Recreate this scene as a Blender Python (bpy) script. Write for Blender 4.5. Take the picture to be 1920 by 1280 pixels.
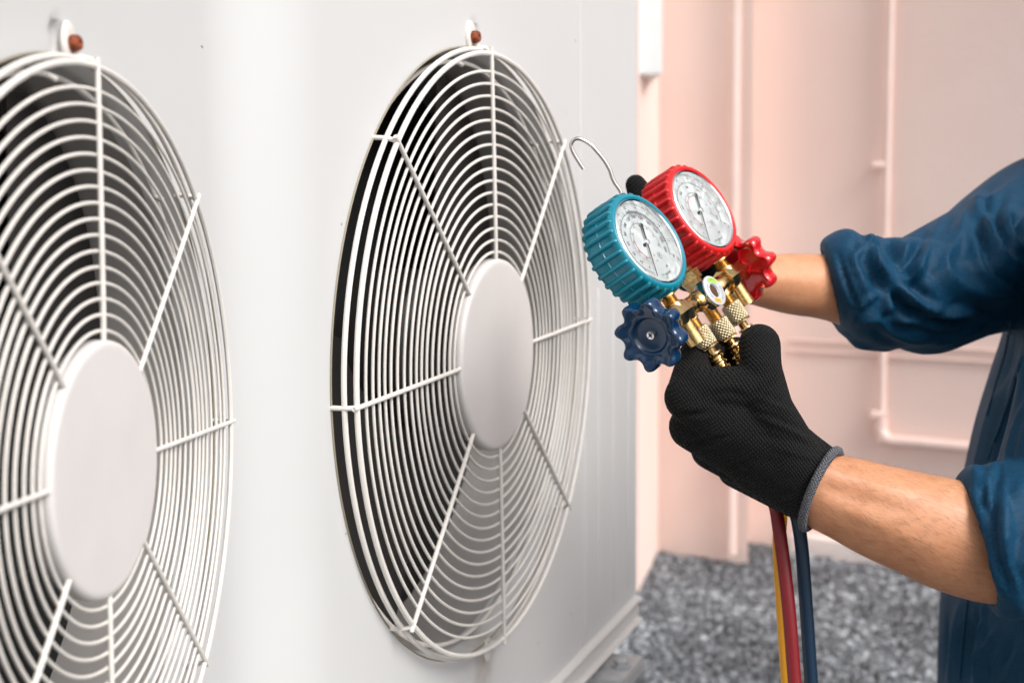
import bpy, bmesh, math, random
import numpy as np
from mathutils import Vector, Matrix
from mathutils.bvhtree import BVHTree
R = math.radians
random.seed(7); rng = np.random.default_rng(7)
for o in list(bpy.data.objects): bpy.data.objects.remove(o)
SC = bpy.context.scene
COL = SC.collection

# ------------------------------------------------------------------ camera, world, sun, exposure
H = 1.30                                   # camera height above the gravel
F = 2442.72; PITCH = 0.108837; ROLL = 0.009458
cp, sp = math.cos(PITCH), math.sin(PITCH); cr, sr = math.cos(ROLL), math.sin(ROLL)
c_right = Vector((cr, -sr*sp*1.0, -sr*cp)); c_up = Vector((sr, cr*sp, cr*cp)); c_fwd = Vector((0, cp, -sp))
cam = bpy.data.objects.new('camera', bpy.data.cameras.new('camera')); COL.objects.link(cam)
cm = Matrix.Identity(4)
for i in range(3):
    cm[i][0] = c_right[i]; cm[i][1] = c_up[i]; cm[i][2] = -c_fwd[i]
cm[2][3] = H
cam.matrix_world = cm
cam.data.sensor_width = 36; cam.data.lens = F*36/1920
cam.data.clip_start = 0.02; cam.data.clip_end = 300
cam.data.dof.use_dof = True; cam.data.dof.focus_distance = 0.865
cam.data.dof.aperture_fstop = (cam.data.lens/1000)/0.0056
SC.camera = cam
W = bpy.data.worlds.new('World'); SC.world = W; W.use_nodes = True
nt = W.node_tree; nt.nodes.clear()
sky = nt.nodes.new('ShaderNodeTexSky'); sky.sky_type = 'NISHITA'; sky.sun_disc = False
SUN_EL, SUN_AZ = 45.0, (0.71, -0.70)       # sun comes from behind the camera, slightly right
sky.sun_elevation = R(SUN_EL); sky.sun_rotation = math.atan2(SUN_AZ[0], SUN_AZ[1])
sky.air_density = 1.0; sky.dust_density = 4.0; sky.ozone_density = 1.0
hs = nt.nodes.new('ShaderNodeHueSaturation'); hs.inputs['Saturation'].default_value = 0.22
bg = nt.nodes.new('ShaderNodeBackground'); bg.inputs['Strength'].default_value = 0.13
wo = nt.nodes.new('ShaderNodeOutputWorld')
nt.links.new(sky.outputs[0], hs.inputs['Color']); nt.links.new(hs.outputs[0], bg.inputs[0]); nt.links.new(bg.outputs[0], wo.inputs[0])
sun = bpy.data.objects.new('sun', bpy.data.lights.new('sun', 'SUN')); COL.objects.link(sun)
sun.data.energy = 1.5; sun.data.angle = R(26); sun.data.color = (1.0, 0.975, 0.945)
hl = math.hypot(*SUN_AZ)
sdir = Vector((SUN_AZ[0]/hl*math.cos(R(SUN_EL)), SUN_AZ[1]/hl*math.cos(R(SUN_EL)), math.sin(R(SUN_EL))))
sun.rotation_euler = sdir.to_track_quat('Z', 'Y').to_euler(); sun.location = (3, -3, 6)
SC.view_settings.view_transform = 'Standard'; SC.view_settings.look = 'None'
SC.view_settings.exposure = 0.54; SC.view_settings.gamma = 1.0; SC.view_settings.use_curve_mapping = False
SC.render.engine = 'CYCLES'; SC.cycles.use_denoising = True
SC.cycles.max_bounces = 8; SC.cycles.transparent_max_bounces = 12

# ------------------------------------------------------------------ helpers
def at(px, py, d):
    """world point seen at photo pixel (px,py) whose distance along Y is d"""
    a, b = (px-960)/F, (640-py)/F
    v = c_right*a + c_up*b + c_fwd
    v = v*(d/v.y)
    return Vector((v.x, v.y, v.z+H))
def pix(P):
    v = Vector(P)-Vector((0, 0, H)); z = v.dot(c_fwd)
    return 960+F*v.dot(c_right)/z, 640-F*v.dot(c_up)/z
def fitv(x, y, z): return Vector((x, z, y))      # fit frame (x right, y up, z forward) -> world axes
def node_mat(name):
    m = bpy.data.materials.new(name); m.use_nodes = True
    return m, m.node_tree, m.node_tree.nodes['Principled BSDF']
def mat(name, col, rough=.5, metal=0., var=0., vscale=8., bump=0., bscale=200., coat=0., rvar=0., spec=.5, sheen=0., sss=0., detail=6):
    m, t, b = node_mat(name)
    b.inputs['Base Color'].default_value = (*col, 1); b.inputs['Roughness'].default_value = rough
    b.inputs['Metallic'].default_value = metal; b.inputs['Coat Weight'].default_value = coat
    b.inputs['Specular IOR Level'].default_value = spec; b.inputs['Sheen Weight'].default_value = sheen
    if sss:
        b.inputs['Subsurface Weight'].default_value = sss; b.inputs['Subsurface Radius'].default_value = (1, .35, .2)
        b.inputs['Subsurface Scale'].default_value = .006
    tc = t.nodes.new('ShaderNodeTexCoord')
    if var or rvar:
        n = t.nodes.new('ShaderNodeTexNoise'); n.inputs['Scale'].default_value = vscale; n.inputs['Detail'].default_value = detail
        t.links.new(tc.outputs['Object'], n.inputs['Vector'])
        if var:
            r = t.nodes.new('ShaderNodeMapRange'); r.inputs[1].default_value = .3; r.inputs[2].default_value = .7
            r.inputs[3].default_value = 1-var; r.inputs[4].default_value = 1+var
            t.links.new(n.outputs['Fac'], r.inputs[0])
            mx = t.nodes.new('ShaderNodeVectorMath'); mx.operation = 'SCALE'; mx.inputs[0].default_value = col
            t.links.new(r.outputs[0], mx.inputs['Scale']); t.links.new(mx.outputs[0], b.inputs['Base Color'])
        if rvar:
            r = t.nodes.new('ShaderNodeMapRange'); r.inputs[3].default_value = rough-rvar; r.inputs[4].default_value = rough+rvar
            t.links.new(n.outputs['Fac'], r.inputs[0]); t.links.new(r.outputs[0], b.inputs['Roughness'])
    if bump:
        n = t.nodes.new('ShaderNodeTexNoise'); n.inputs['Scale'].default_value = bscale; n.inputs['Detail'].default_value = 3
        t.links.new(tc.outputs['Object'], n.inputs['Vector'])
        bn = t.nodes.new('ShaderNodeBump'); bn.inputs['Strength'].default_value = bump; bn.inputs['Distance'].default_value = .001
        t.links.new(n.outputs['Fac'], bn.inputs['Height']); t.links.new(bn.outputs[0], b.inputs['Normal'])
    return m
def tag(o, label=None, cat=None, group=None, kind=None):
    if label: o['label'] = label
    if cat: o['category'] = cat
    if group: o['group'] = group
    if kind: o['kind'] = kind
    return o
def empty(name, loc=(0, 0, 0), parent=None, mat4=None):
    o = bpy.data.objects.new(name, None); COL.objects.link(o); o.empty_display_size = .05
    if mat4 is not None: o.matrix_world = mat4
    else: o.location = loc
    if parent: o.parent = parent
    return o
def mesh(name, V, Fc, m, parent=None, smooth=True, sharp=None, label=None):
    me = bpy.data.meshes.new(name)
    me.from_pydata([tuple(v) for v in V], [], [tuple(int(i) for i in f) for f in Fc]); me.update()
    if smooth: me.polygons.foreach_set('use_smooth', [True]*len(me.polygons))
    if sharp: me.set_sharp_from_angle(angle=R(sharp))
    if m: me.materials.append(m)
    o = bpy.data.objects.new(name, me); COL.objects.link(o)
    if parent:
        o.parent = parent
    if label: o['label'] = label
    return o
class MB:
    def __init__(s): s.V = []; s.F = []
    def add(s, V, Fc):
        n = len(s.V); s.V += [tuple(v) for v in V]; s.F += [tuple(i+n for i in f) for f in Fc]; return s
    def xf(s, M): s.V = [tuple(M @ Vector(v)) for v in s.V]; return s
    def build(s, name, m, parent=None, smooth=True, sharp=35, label=None): return mesh(name, s.V, s.F, m, parent, smooth, sharp, label)
def frame_for(z, ref=Vector((0, 0, 1))):
    z = Vector(z).normalized(); x = ref.cross(z)
    if x.length < 1e-4: x = Vector((1, 0, 0)).cross(z)
    x.normalize(); return x, z.cross(x), z
def tube(pts, rad, segs=10, closed=False, cap=True):
    pts = [Vector(p) for p in pts]; n = len(pts); V = []; Fc = []
    rad = [rad]*n if not hasattr(rad, '__len__') else rad
    prev = None
    for i, p in enumerate(pts):
        a = pts[(i-1) % n] if (closed or i > 0) else p; b = pts[(i+1) % n] if (closed or i < n-1) else p
        t = (b-a).normalized()
        if prev is None: x, y, _ = frame_for(t)
        else:
            x = (prev - t*prev.dot(t)).normalized(); y = t.cross(x)
        prev = x
        for k in range(segs):
            an = 2*math.pi*k/segs; V.append(p+(x*math.cos(an)+y*math.sin(an))*rad[i])
    m = n if closed else n-1
    for i in range(m):
        j = (i+1) % n
        for k in range(segs):
            l = (k+1) % segs; Fc.append((i*segs+k, i*segs+l, j*segs+l, j*segs+k))
    if cap and not closed:
        Fc.append(tuple(range(segs))[::-1]); Fc.append(tuple((n-1)*segs+k for k in range(segs)))
    return V, Fc
def lathe(prof, segs=32, close=False, cap=True):
    """profile of (r,z) around local Z"""
    V = []; Fc = []; n = len(prof)
    for r, z in prof:
        for k in range(segs):
            a = 2*math.pi*k/segs; V.append((r*math.cos(a), r*math.sin(a), z))
    for i in range(n if close else n-1):
        j = (i+1) % n
        for k in range(segs):
            l = (k+1) % segs; Fc.append((i*segs+k, i*segs+l, j*segs+l, j*segs+k))
    if not close and cap:
        if prof[0][0] > 1e-6: Fc.append(tuple(range(segs))[::-1])
        if prof[-1][0] > 1e-6: Fc.append(tuple((n-1)*segs+k for k in range(segs)))
    return V, Fc
def boxv(x0, x1, y0, y1, z0, z1):
    V = [(x, y, z) for x in (x0, x1) for y in (y0, y1) for z in (z0, z1)]
    return V, [(0, 1, 3, 2), (4, 6, 7, 5), (0, 4, 5, 1), (2, 3, 7, 6), (0, 2, 6, 4), (1, 5, 7, 3)]
def bevel_obj(o, w, seg=2):
    bm = bmesh.new(); bm.from_mesh(o.data)
    bmesh.ops.bevel(bm, geom=bm.edges[:], offset=w, segments=seg, affect='EDGES', profile=.7)
    bm.to_mesh(o.data); bm.free(); o.data.polygons.foreach_set('use_smooth', [True]*len(o.data.polygons)); o.data.set_sharp_from_angle(angle=R(40)); return o
def crom(P, t):
    n = len(P); i = min(int(t), n-2); u = t-i
    p0, p1, p2, p3 = P[max(i-1, 0)], P[i], P[i+1], P[min(i+2, n-1)]
    return .5*((2*p1)+(-p0+p2)*u+(2*p0-5*p1+4*p2-p3)*u*u+(-p0+3*p1-3*p2+p3)*u**3)
def smoothpts(pts, n):
    P = np.array([tuple(p) for p in pts], float)
    return [crom(P, t) for t in np.linspace(0, len(P)-1, n)]
def loft_px(rings, sub=6, segs=40, expo=2.0):
    """rings: (px,py,depth,half height in photo pixels, half thickness in metres) -> closed body"""
    A = np.array(rings, float); n = (len(A)-1)*sub+1
    S = [crom(A, t) for t in np.linspace(0, len(A)-1, n)]
    C = [at(s[0], s[1], s[2]) for s in S]; V = []; Fc = []
    for i, s in enumerate(S):
        t = (C[min(i+1, n-1)]-C[max(i-1, 0)]).normalized()
        a = t.cross(c_fwd).normalized(); b = t.cross(a).normalized()
        ra = s[3]*s[2]/F; rb = s[4]
        for k in range(segs):
            an = 2*math.pi*k/segs; ca, sa = math.cos(an), math.sin(an)
            V.append(C[i]+a*ra*math.copysign(abs(ca)**(2/expo), ca)+b*rb*math.copysign(abs(sa)**(2/expo), sa))
    for i in range(n-1):
        for k in range(segs):
            l = (k+1) % segs; Fc.append((i*segs+k, i*segs+l, (i+1)*segs+l, (i+1)*segs+k))
    Fc.append(tuple(range(segs))[::-1]); Fc.append(tuple((n-1)*segs+k for k in range(segs)))
    return V, Fc
def capsule(a, b, ra, rb, segs=20, rings=7):
    a, b = Vector(a), Vector(b); x, y, z = frame_for(b-a) if (b-a).length > 1e-6 else frame_for((0, 0, 1)); V = []; Fc = []
    prof = [(a, ra, -math.pi/2+math.pi/2*i/rings) for i in range(rings+1)]+[(b, rb, math.pi/2*i/rings) for i in range(rings+1)]
    for c, r, ph in prof:
        for k in range(segs):
            an = 2*math.pi*k/segs
            V.append(c+z*r*math.sin(ph)+(x*math.cos(an)+y*math.sin(an))*max(r*math.cos(ph), 1e-5))
    for i in range(len(prof)-1):
        for k in range(segs):
            l = (k+1) % segs; Fc.append((i*segs+k, i*segs+l, (i+1)*segs+l, (i+1)*segs+k))
    return V, Fc
def remesh(mb, name, m, parent, voxel, smooth_it=6, label=None):
    o = mesh(name, mb.V, mb.F, m, None)
    md = o.modifiers.new('r', 'REMESH'); md.mode = 'VOXEL'; md.voxel_size = voxel; md.use_smooth_shade = True
    ms = o.modifiers.new('s', 'SMOOTH'); ms.factor = .5; ms.iterations = smooth_it
    dg = bpy.context.evaluated_depsgraph_get(); me = bpy.data.meshes.new_from_object(o.evaluated_get(dg))
    o.modifiers.clear(); o.data = me; me.name = name
    if not me.materials: me.materials.append(m)
    me.polygons.foreach_set('use_smooth', [True]*len(me.polygons))
    if parent: o.parent = parent
    if label: o['label'] = label
    return o
def get_co(me):
    a = np.empty(len(me.vertices)*3); me.vertices.foreach_get('co', a); return a.reshape(-1, 3)
def get_no(me):
    a = np.empty(len(me.vertices)*3); me.vertices.foreach_get('normal', a); return a.reshape(-1, 3)
def set_co(me, a): me.vertices.foreach_set('co', a.ravel()); me.update()
def pix_np(P):
    v = P-np.array([0, 0, H]); z = v@np.array(c_fwd)
    return np.stack([960+F*(v@np.array(c_right))/z, 640-F*(v@np.array(c_up))/z], 1)
def seg_dist(Q, pts):
    best = np.full(len(Q), 1e9); tt = np.zeros(len(Q)); sg = np.zeros(len(Q)); n = len(pts)-1
    for i in range(n):
        a = np.array(pts[i], float); b = np.array(pts[i+1], float); d = b-a
        t = np.clip(((Q-a)@d)/(d@d), 0, 1); c = a+t[:, None]*d; e = Q-c; dd = np.hypot(e[:, 0], e[:, 1])
        m = dd < best; best[m] = dd[m]; tt[m] = (i+t[m])/n; sg[m] = np.sign(d[0]*e[m, 1]-d[1]*e[m, 0])
    return best, tt, sg
def folds(o, lines, front_only=True, off=(0, 0, 0), gain=1.):
    """press creases and ridges into a cloth surface: lines = (points, width px, height m)"""
    me = o.data; co = get_co(me)+np.array(off); no = get_no(me); Q = pix_np(co)
    vdir = co-np.array([0, 0, H]); vdir /= np.linalg.norm(vdir, axis=1)[:, None]
    fac = np.clip(-(no*vdir).sum(1)*2.5, 0, 1) if front_only else 1.
    dsp = np.zeros(len(co))
    for pts, w, h in lines:
        P = smoothpts([(*p, 0) for p in pts], 14); d, t, s = seg_dist(Q, [p[:2] for p in P])
        env = np.sin(np.clip(t, .02, .98)*math.pi)**.6
        dsp += h*env*(np.exp(-np.abs(d)/(.75*w))-.40*np.exp(-((d-2.0*w)/w)**2))
    set_co(me, co+no*(dsp*fac*gain)[:, None]-np.array(off))

# ------------------------------------------------------------------ materials
M = {}
M['cream'] = mat('cream_enamel', (.68, .66, .64), .38, var=.025, vscale=14, bump=.12, bscale=900)
M['grille'] = mat('grille_coating', (.74, .705, .66), .34, var=.05, vscale=40, bump=.25, bscale=500)
M['hub'] = mat('hub_plastic', (.66, .63, .615), .42, var=.03, vscale=18, bump=.15, bscale=700)
M['shroud'] = mat('shroud_shaded', (.36, .34, .325), .5, var=.1, vscale=20)  # darker than the panel: the shade inside the fan mouth is in this colour
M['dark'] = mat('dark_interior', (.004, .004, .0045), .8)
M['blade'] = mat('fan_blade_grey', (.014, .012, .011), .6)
M['rust'] = mat('rusty_steel', (.23, .055, .022), .55, .4, var=.6, vscale=300, bump=.8, bscale=700)
M['line_and_chip'] = mat('rim_shadow_line', (.30, .26, .19), .6)  # brown shared by the painted rim shadow line and the paint chips
M['steel'] = mat('nickel_steel', (.62, .58, .54), .16, 1.)
M['chrome'] = mat('chrome', (.80, .80, .80), .12, 1.)
M['brass'] = mat('brass', (.68, .46, .20), .19, 1., var=.25, vscale=160, bump=.15, bscale=400, rvar=.1)
M['brass_dull'] = mat('knurled_brass', (.52, .44, .29), .32, 1., var=.2, vscale=300)
M['teal'] = mat('teal_rubber', (.0, .195, .275), .33, bump=.1, bscale=900, coat=.15)
M['red'] = mat('red_rubber', (.62, .010, .012), .34, bump=.1, bscale=900, coat=.15)
M['navy_knob'] = mat('navy_plastic', (.001, .028, .080), .2, coat=.25)
M['red_knob'] = mat('red_plastic', (.55, .008, .012), .18, coat=.6)
M['dial'] = mat('dial_white', (.76, .78, .785), .55)
M['ink'] = mat('ink_black', (.02, .02, .022), .6)
M['ink_red'] = mat('ink_red', (.45, .03, .03), .6)
M['ink_green'] = mat('ink_green', (.05, .35, .22), .6)
M['lbl_green'] = mat('label_green', (.35, .62, .05), .5)
M['lbl_orange'] = mat('label_orange', (.80, .42, .05), .5)
M['white_ring'] = mat('label_white', (.50, .52, .55), .35)
M['hose_y'] = mat('yellow_rubber', (.75, .33, .003), .42, bump=.1, bscale=600)
M['hose_r'] = mat('dark_red_rubber', (.20, .004, .009), .45, bump=.1, bscale=600)
M['hose_b'] = mat('dark_blue_rubber', (.001, .023, .056), .45, bump=.1, bscale=600)
M['pipe'] = mat('painted_pipe_pink', (.78, .60, .54), .55, var=.05)
M['ledge'] = mat('pale_ledge', (.84, .76, .72), .6, var=.06)
M['white_box'] = mat('white_casing', (.82, .83, .82), .5, var=.03)
M['concrete'] = mat('concrete', (.26, .255, .25), .85, var=.15, vscale=12, bump=.6, bscale=90)
M['galv'] = mat('galvanised_steel', (.55, .56, .57), .45, .25, var=.15, vscale=80)
M['trouser'] = mat('dark_trousers', (.010, .022, .05), .8, bump=.3, bscale=700)
M['hair'] = mat('black_hair', (.012, .009, .008), .5)
def glass_mat():
    m, t, b = node_mat('gauge_glass')
    b.inputs['Transmission Weight'].default_value = 0; b.inputs['Roughness'].default_value = .04
    b.inputs['Base Color'].default_value = (1, 1, 1, 1)
    tr = t.nodes.new('ShaderNodeBsdfTransparent'); tr.inputs[0].default_value = (.97, .985, .985, 1)
    gl = t.nodes.new('ShaderNodeBsdfGlossy'); gl.inputs['Roughness'].default_value = .05
    fr = t.nodes.new('ShaderNodeFresnel'); fr.inputs['IOR'].default_value = 1.3
    mx = t.nodes.new('ShaderNodeMixShader')
    t.links.new(fr.outputs[0], mx.inputs[0]); t.links.new(tr.outputs[0], mx.inputs[1]); t.links.new(gl.outputs[0], mx.inputs[2])
    t.links.new(mx.outputs[0], t.nodes['Material Output'].inputs['Surface']); return m
M['glass'] = glass_mat()
def panel_mat():
    m, t, b = node_mat('panel_enamel'); b.inputs['Roughness'].default_value = .5; b.inputs['Specular IOR Level'].default_value = .3
    tc = t.nodes.new('ShaderNodeTexCoord')
    n = t.nodes.new('ShaderNodeTexNoise'); n.inputs['Scale'].default_value = 3; n.inputs['Detail'].default_value = 5
    t.links.new(tc.outputs['Object'], n.inputs['Vector'])
    r = t.nodes.new('ShaderNodeValToRGB'); r.color_ramp.elements[0].position = .3; r.color_ramp.elements[1].position = .7
    r.color_ramp.elements[0].color = (.575, .573, .571, 1); r.color_ramp.elements[1].color = (.605, .603, .602, 1)
    t.links.new(n.outputs['Fac'], r.inputs[0])
    # brown water stain below the lower grille lug, at its own place on the panel
    C2_ = Vector((-.02949, 1.14827, H-.1364)); d2_ = Vector((math.cos(1.19451), math.sin(1.19451), 0))
    pos = C2_+d2_*.004+Vector((0, 0, -.283))-Vector((C2_.x, C2_.y, .75))
    vm = t.nodes.new('ShaderNodeVectorMath'); vm.operation = 'SUBTRACT'; vm.inputs[1].default_value = pos
    t.links.new(tc.outputs['Object'], vm.inputs[0])
    vs = t.nodes.new('ShaderNodeVectorMath'); vs.operation = 'MULTIPLY'; vs.inputs[1].default_value = (32, 32, 28)
    t.links.new(vm.outputs[0], vs.inputs[0])
    ln = t.nodes.new('ShaderNodeVectorMath'); ln.operation = 'LENGTH'; t.links.new(vs.outputs[0], ln.inputs[0])
    n2 = t.nodes.new('ShaderNodeTexNoise'); n2.inputs['Scale'].default_value = 70; n2.inputs['Detail'].default_value = 5; t.links.new(tc.outputs['Object'], n2.inputs['Vector'])
    ad = t.nodes.new('ShaderNodeMath'); ad.operation = 'ADD'; t.links.new(ln.outputs['Value'], ad.inputs[0]); t.links.new(n2.outputs['Fac'], ad.inputs[1])
    mr = t.nodes.new('ShaderNodeMapRange'); mr.inputs[1].default_value = .55; mr.inputs[2].default_value = 1.5; mr.inputs[3].default_value = .55; mr.inputs[4].default_value = 0
    t.links.new(ad.outputs[0], mr.inputs[0])
    mx = t.nodes.new('ShaderNodeMix'); mx.data_type = 'RGBA'; t.links.new(mr.outputs[0], mx.inputs[0]); t.links.new(r.outputs[0], mx.inputs[6]); mx.inputs[7].default_value = (.25, .17, .11, 1)
    t.links.new(mx.outputs[2], b.inputs['Base Color'])
    n3 = t.nodes.new('ShaderNodeTexNoise'); n3.inputs['Scale'].default_value = 900; t.links.new(tc.outputs['Object'], n3.inputs['Vector'])
    bn = t.nodes.new('ShaderNodeBump'); bn.inputs['Strength'].default_value = .08; bn.inputs['Distance'].default_value = .0005
    t.links.new(n3.outputs['Fac'], bn.inputs['Height']); t.links.new(bn.outputs[0], b.inputs['Normal'])
    return m
M['panel'] = panel_mat()
def wall_mat():
    m, t, b = node_mat('pink_render'); b.inputs['Roughness'].default_value = .8
    tc = t.nodes.new('ShaderNodeTexCoord')
    n = t.nodes.new('ShaderNodeTexNoise'); n.inputs['Scale'].default_value = 1.3; n.inputs['Detail'].default_value = 8
    t.links.new(tc.outputs['Object'], n.inputs['Vector'])
    r = t.nodes.new('ShaderNodeValToRGB'); r.color_ramp.elements[0].position = .3; r.color_ramp.elements[1].position = .72
    r.color_ramp.elements[0].color = (.83, .645, .58, 1); r.color_ramp.elements[1].color = (.87, .715, .655, 1)
    t.links.new(n.outputs['Fac'], r.inputs[0]); t.links.new(r.outputs[0], b.inputs['Base Color'])
    n2 = t.nodes.new('ShaderNodeTexNoise'); n2.inputs['Scale'].default_value = 60; t.links.new(tc.outputs['Object'], n2.inputs['Vector'])
    bn = t.nodes.new('ShaderNodeBump'); bn.inputs['Strength'].default_value = .3; bn.inputs['Distance'].default_value = .004
    t.links.new(n2.outputs['Fac'], bn.inputs['Height']); t.links.new(bn.outputs[0], b.inputs['Normal']); return m
M['wall'] = wall_mat()
def fabric_mat():
    m, t, b = node_mat('blue_workwear_twill')
    b.inputs['Roughness'].default_value = .6; b.inputs['Sheen Weight'].default_value = .06; b.inputs['Sheen Roughness'].default_value = .35
    b.inputs['Sheen Tint'].default_value = (.25, .6, .9, 1); b.inputs['Specular IOR Level'].default_value = .22
    tc = t.nodes.new('ShaderNodeTexCoord')
    n = t.nodes.new('ShaderNodeTexNoise'); n.inputs['Scale'].default_value = 9; n.inputs['Detail'].default_value = 6; t.links.new(tc.outputs['Object'], n.inputs['Vector'])
    r = t.nodes.new('ShaderNodeValToRGB'); r.color_ramp.elements[0].position = .3; r.color_ramp.elements[1].position = .7
    r.color_ramp.elements[0].color = (.0015, .034, .078, 1); r.color_ramp.elements[1].color = (.002, .046, .100, 1)
    t.links.new(n.outputs['Fac'], r.inputs[0])
    ng = t.nodes.new('ShaderNodeTexNoise'); ng.inputs['Scale'].default_value = 520; ng.inputs['Detail'].default_value = 2; t.links.new(tc.outputs['Object'], ng.inputs['Vector'])
    mg = t.nodes.new('ShaderNodeMapRange'); mg.inputs[1].default_value = .3; mg.inputs[2].default_value = .7; mg.inputs[3].default_value = .72; mg.inputs[4].default_value = 1.3; t.links.new(ng.outputs['Fac'], mg.inputs[0])
    vg = t.nodes.new('ShaderNodeVectorMath'); vg.operation = 'SCALE'; t.links.new(r.outputs[0], vg.inputs[0]); t.links.new(mg.outputs[0], vg.inputs['Scale']); t.links.new(vg.outputs[0], b.inputs['Base Color'])
    w = t.nodes.new('ShaderNodeTexWave'); w.inputs['Scale'].default_value = 480; w.bands_direction = 'DIAGONAL'; t.links.new(tc.outputs['Object'], w.inputs['Vector'])
    n2 = t.nodes.new('ShaderNodeTexNoise'); n2.noise_type = 'RIDGED_MULTIFRACTAL'; n2.inputs['Scale'].default_value = 11; n2.inputs['Detail'].default_value = 3; n2.inputs['Distortion'].default_value = .6; t.links.new(tc.outputs['Object'], n2.inputs['Vector'])
    b1 = t.nodes.new('ShaderNodeBump'); b1.inputs['Strength'].default_value = .30; b1.inputs['Distance'].default_value = .0035
    t.links.new(n2.outputs['Fac'], b1.inputs['Height'])
    b2 = t.nodes.new('ShaderNodeBump'); b2.inputs['Strength'].default_value = .25; b2.inputs['Distance'].default_value = .0004
    t.links.new(w.outputs['Fac'], b2.inputs['Height']); t.links.new(b1.outputs[0], b2.inputs['Normal']); t.links.new(b2.outputs[0], b.inputs['Normal'])
    return m
M['fabric'] = fabric_mat()
def skin_mat():
    m, t, b = node_mat('skin'); b.inputs['Roughness'].default_value = .46
    b.inputs['Subsurface Weight'].default_value = .12; b.inputs['Subsurface Radius'].default_value = (1, .3, .15); b.inputs['Subsurface Scale'].default_value = .005
    tc = t.nodes.new('ShaderNodeTexCoord')
    n = t.nodes.new('ShaderNodeTexNoise'); n.inputs['Scale'].default_value = 32; n.inputs['Detail'].default_value = 8; n.inputs['Roughness'].default_value = .65; t.links.new(tc.outputs['Object'], n.inputs['Vector'])
    r = t.nodes.new('ShaderNodeValToRGB'); r.color_ramp.elements[0].position = .28; r.color_ramp.elements[1].position = .7
    r.color_ramp.elements[0].color = (.57, .245, .12, 1); r.color_ramp.elements[1].color = (.65, .315, .17, 1)
    t.links.new(n.outputs['Fac'], r.inputs[0]); t.links.new(r.outputs[0], b.inputs['Base Color'])
    v = t.nodes.new('ShaderNodeTexVoronoi'); v.inputs['Scale'].default_value = 900; t.links.new(tc.outputs['Object'], v.inputs['Vector'])
    b1 = t.nodes.new('ShaderNodeBump'); b1.inputs['Strength'].default_value = .15; b1.inputs['Distance'].default_value = .0004
    t.links.new(v.outputs['Distance'], b1.inputs['Height'])
    b2 = t.nodes.new('ShaderNodeBump'); b2.inputs['Strength'].default_value = .25; b2.inputs['Distance'].default_value = .002
    t.links.new(n.outputs['Fac'], b2.inputs['Height']); t.links.new(b1.outputs[0], b2.inputs['Normal']); t.links.new(b2.outputs[0], b.inputs['Normal'])
    return m
M['skin'] = skin_mat()
def knit_mat(name, col, scale, rough, stripe_only=False, uvm=None):
    m, t, b = node_mat(name); b.inputs['Roughness'].default_value = rough; b.inputs['Sheen Weight'].default_value = .02
    b.inputs['Specular IOR Level'].default_value = .25
    tc = t.nodes.new('ShaderNodeTexCoord')
    mp = t.nodes.new('ShaderNodeMapping'); mp.vector_type = 'POINT'
    mp.inputs['Rotation'].default_value = uvm or (0, 0, 0)
    n = t.nodes.new('ShaderNodeTexNoise'); n.inputs['Scale'].default_value = 18; t.links.new(tc.outputs['Object'], n.inputs['Vector'])
    ad = t.nodes.new('ShaderNodeVectorMath'); ad.operation = 'MULTIPLY_ADD'; ad.inputs[1].default_value = (.012, .012, .012)
    t.links.new(n.outputs['Color'], ad.inputs[0]); t.links.new(tc.outputs['Object'], ad.inputs[2])
    t.links.new(ad.outputs[0], mp.inputs['Vector'])
    w1 = t.nodes.new('ShaderNodeTexWave'); w1.bands_direction = 'X'; w1.inputs['Scale'].default_value = scale; t.links.new(mp.outputs[0], w1.inputs['Vector'])
    w2 = t.nodes.new('ShaderNodeTexWave'); w2.bands_direction = 'Z'; w2.inputs['Scale'].default_value = scale*.8; t.links.new(mp.outputs[0], w2.inputs['Vector'])
    mu = t.nodes.new('ShaderNodeMath'); mu.operation = 'MULTIPLY'; t.links.new(w1.outputs['Fac'], mu.inputs[0]); t.links.new(w2.outputs['Fac'], mu.inputs[1])
    src = w1.outputs['Fac'] if stripe_only else mu.outputs[0]
    r = t.nodes.new('ShaderNodeMapRange'); r.inputs[3].default_value = .55; r.inputs[4].default_value = 1.5; t.links.new(src, r.inputs[0])
    sc = t.nodes.new('ShaderNodeVectorMath'); sc.operation = 'SCALE'; sc.inputs[0].default_value = col; t.links.new(r.outputs[0], sc.inputs['Scale']); t.links.new(sc.outputs[0], b.inputs['Base Color'])
    bn = t.nodes.new('ShaderNodeBump'); bn.inputs['Strength'].default_value = 1.0; bn.inputs['Distance'].default_value = .0020
    t.links.new(src, bn.inputs['Height']); t.links.new(bn.outputs[0], b.inputs['Normal']); return m
M['glove'] = knit_mat('black_knit', (.0048, .0048, .0051), 150, .8, uvm=(0, R(38), 0))
M['cuffband'] = knit_mat('grey_cuff_knit', (.21, .215, .24), 190, .8, uvm=(0, R(20), 0))
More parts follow.
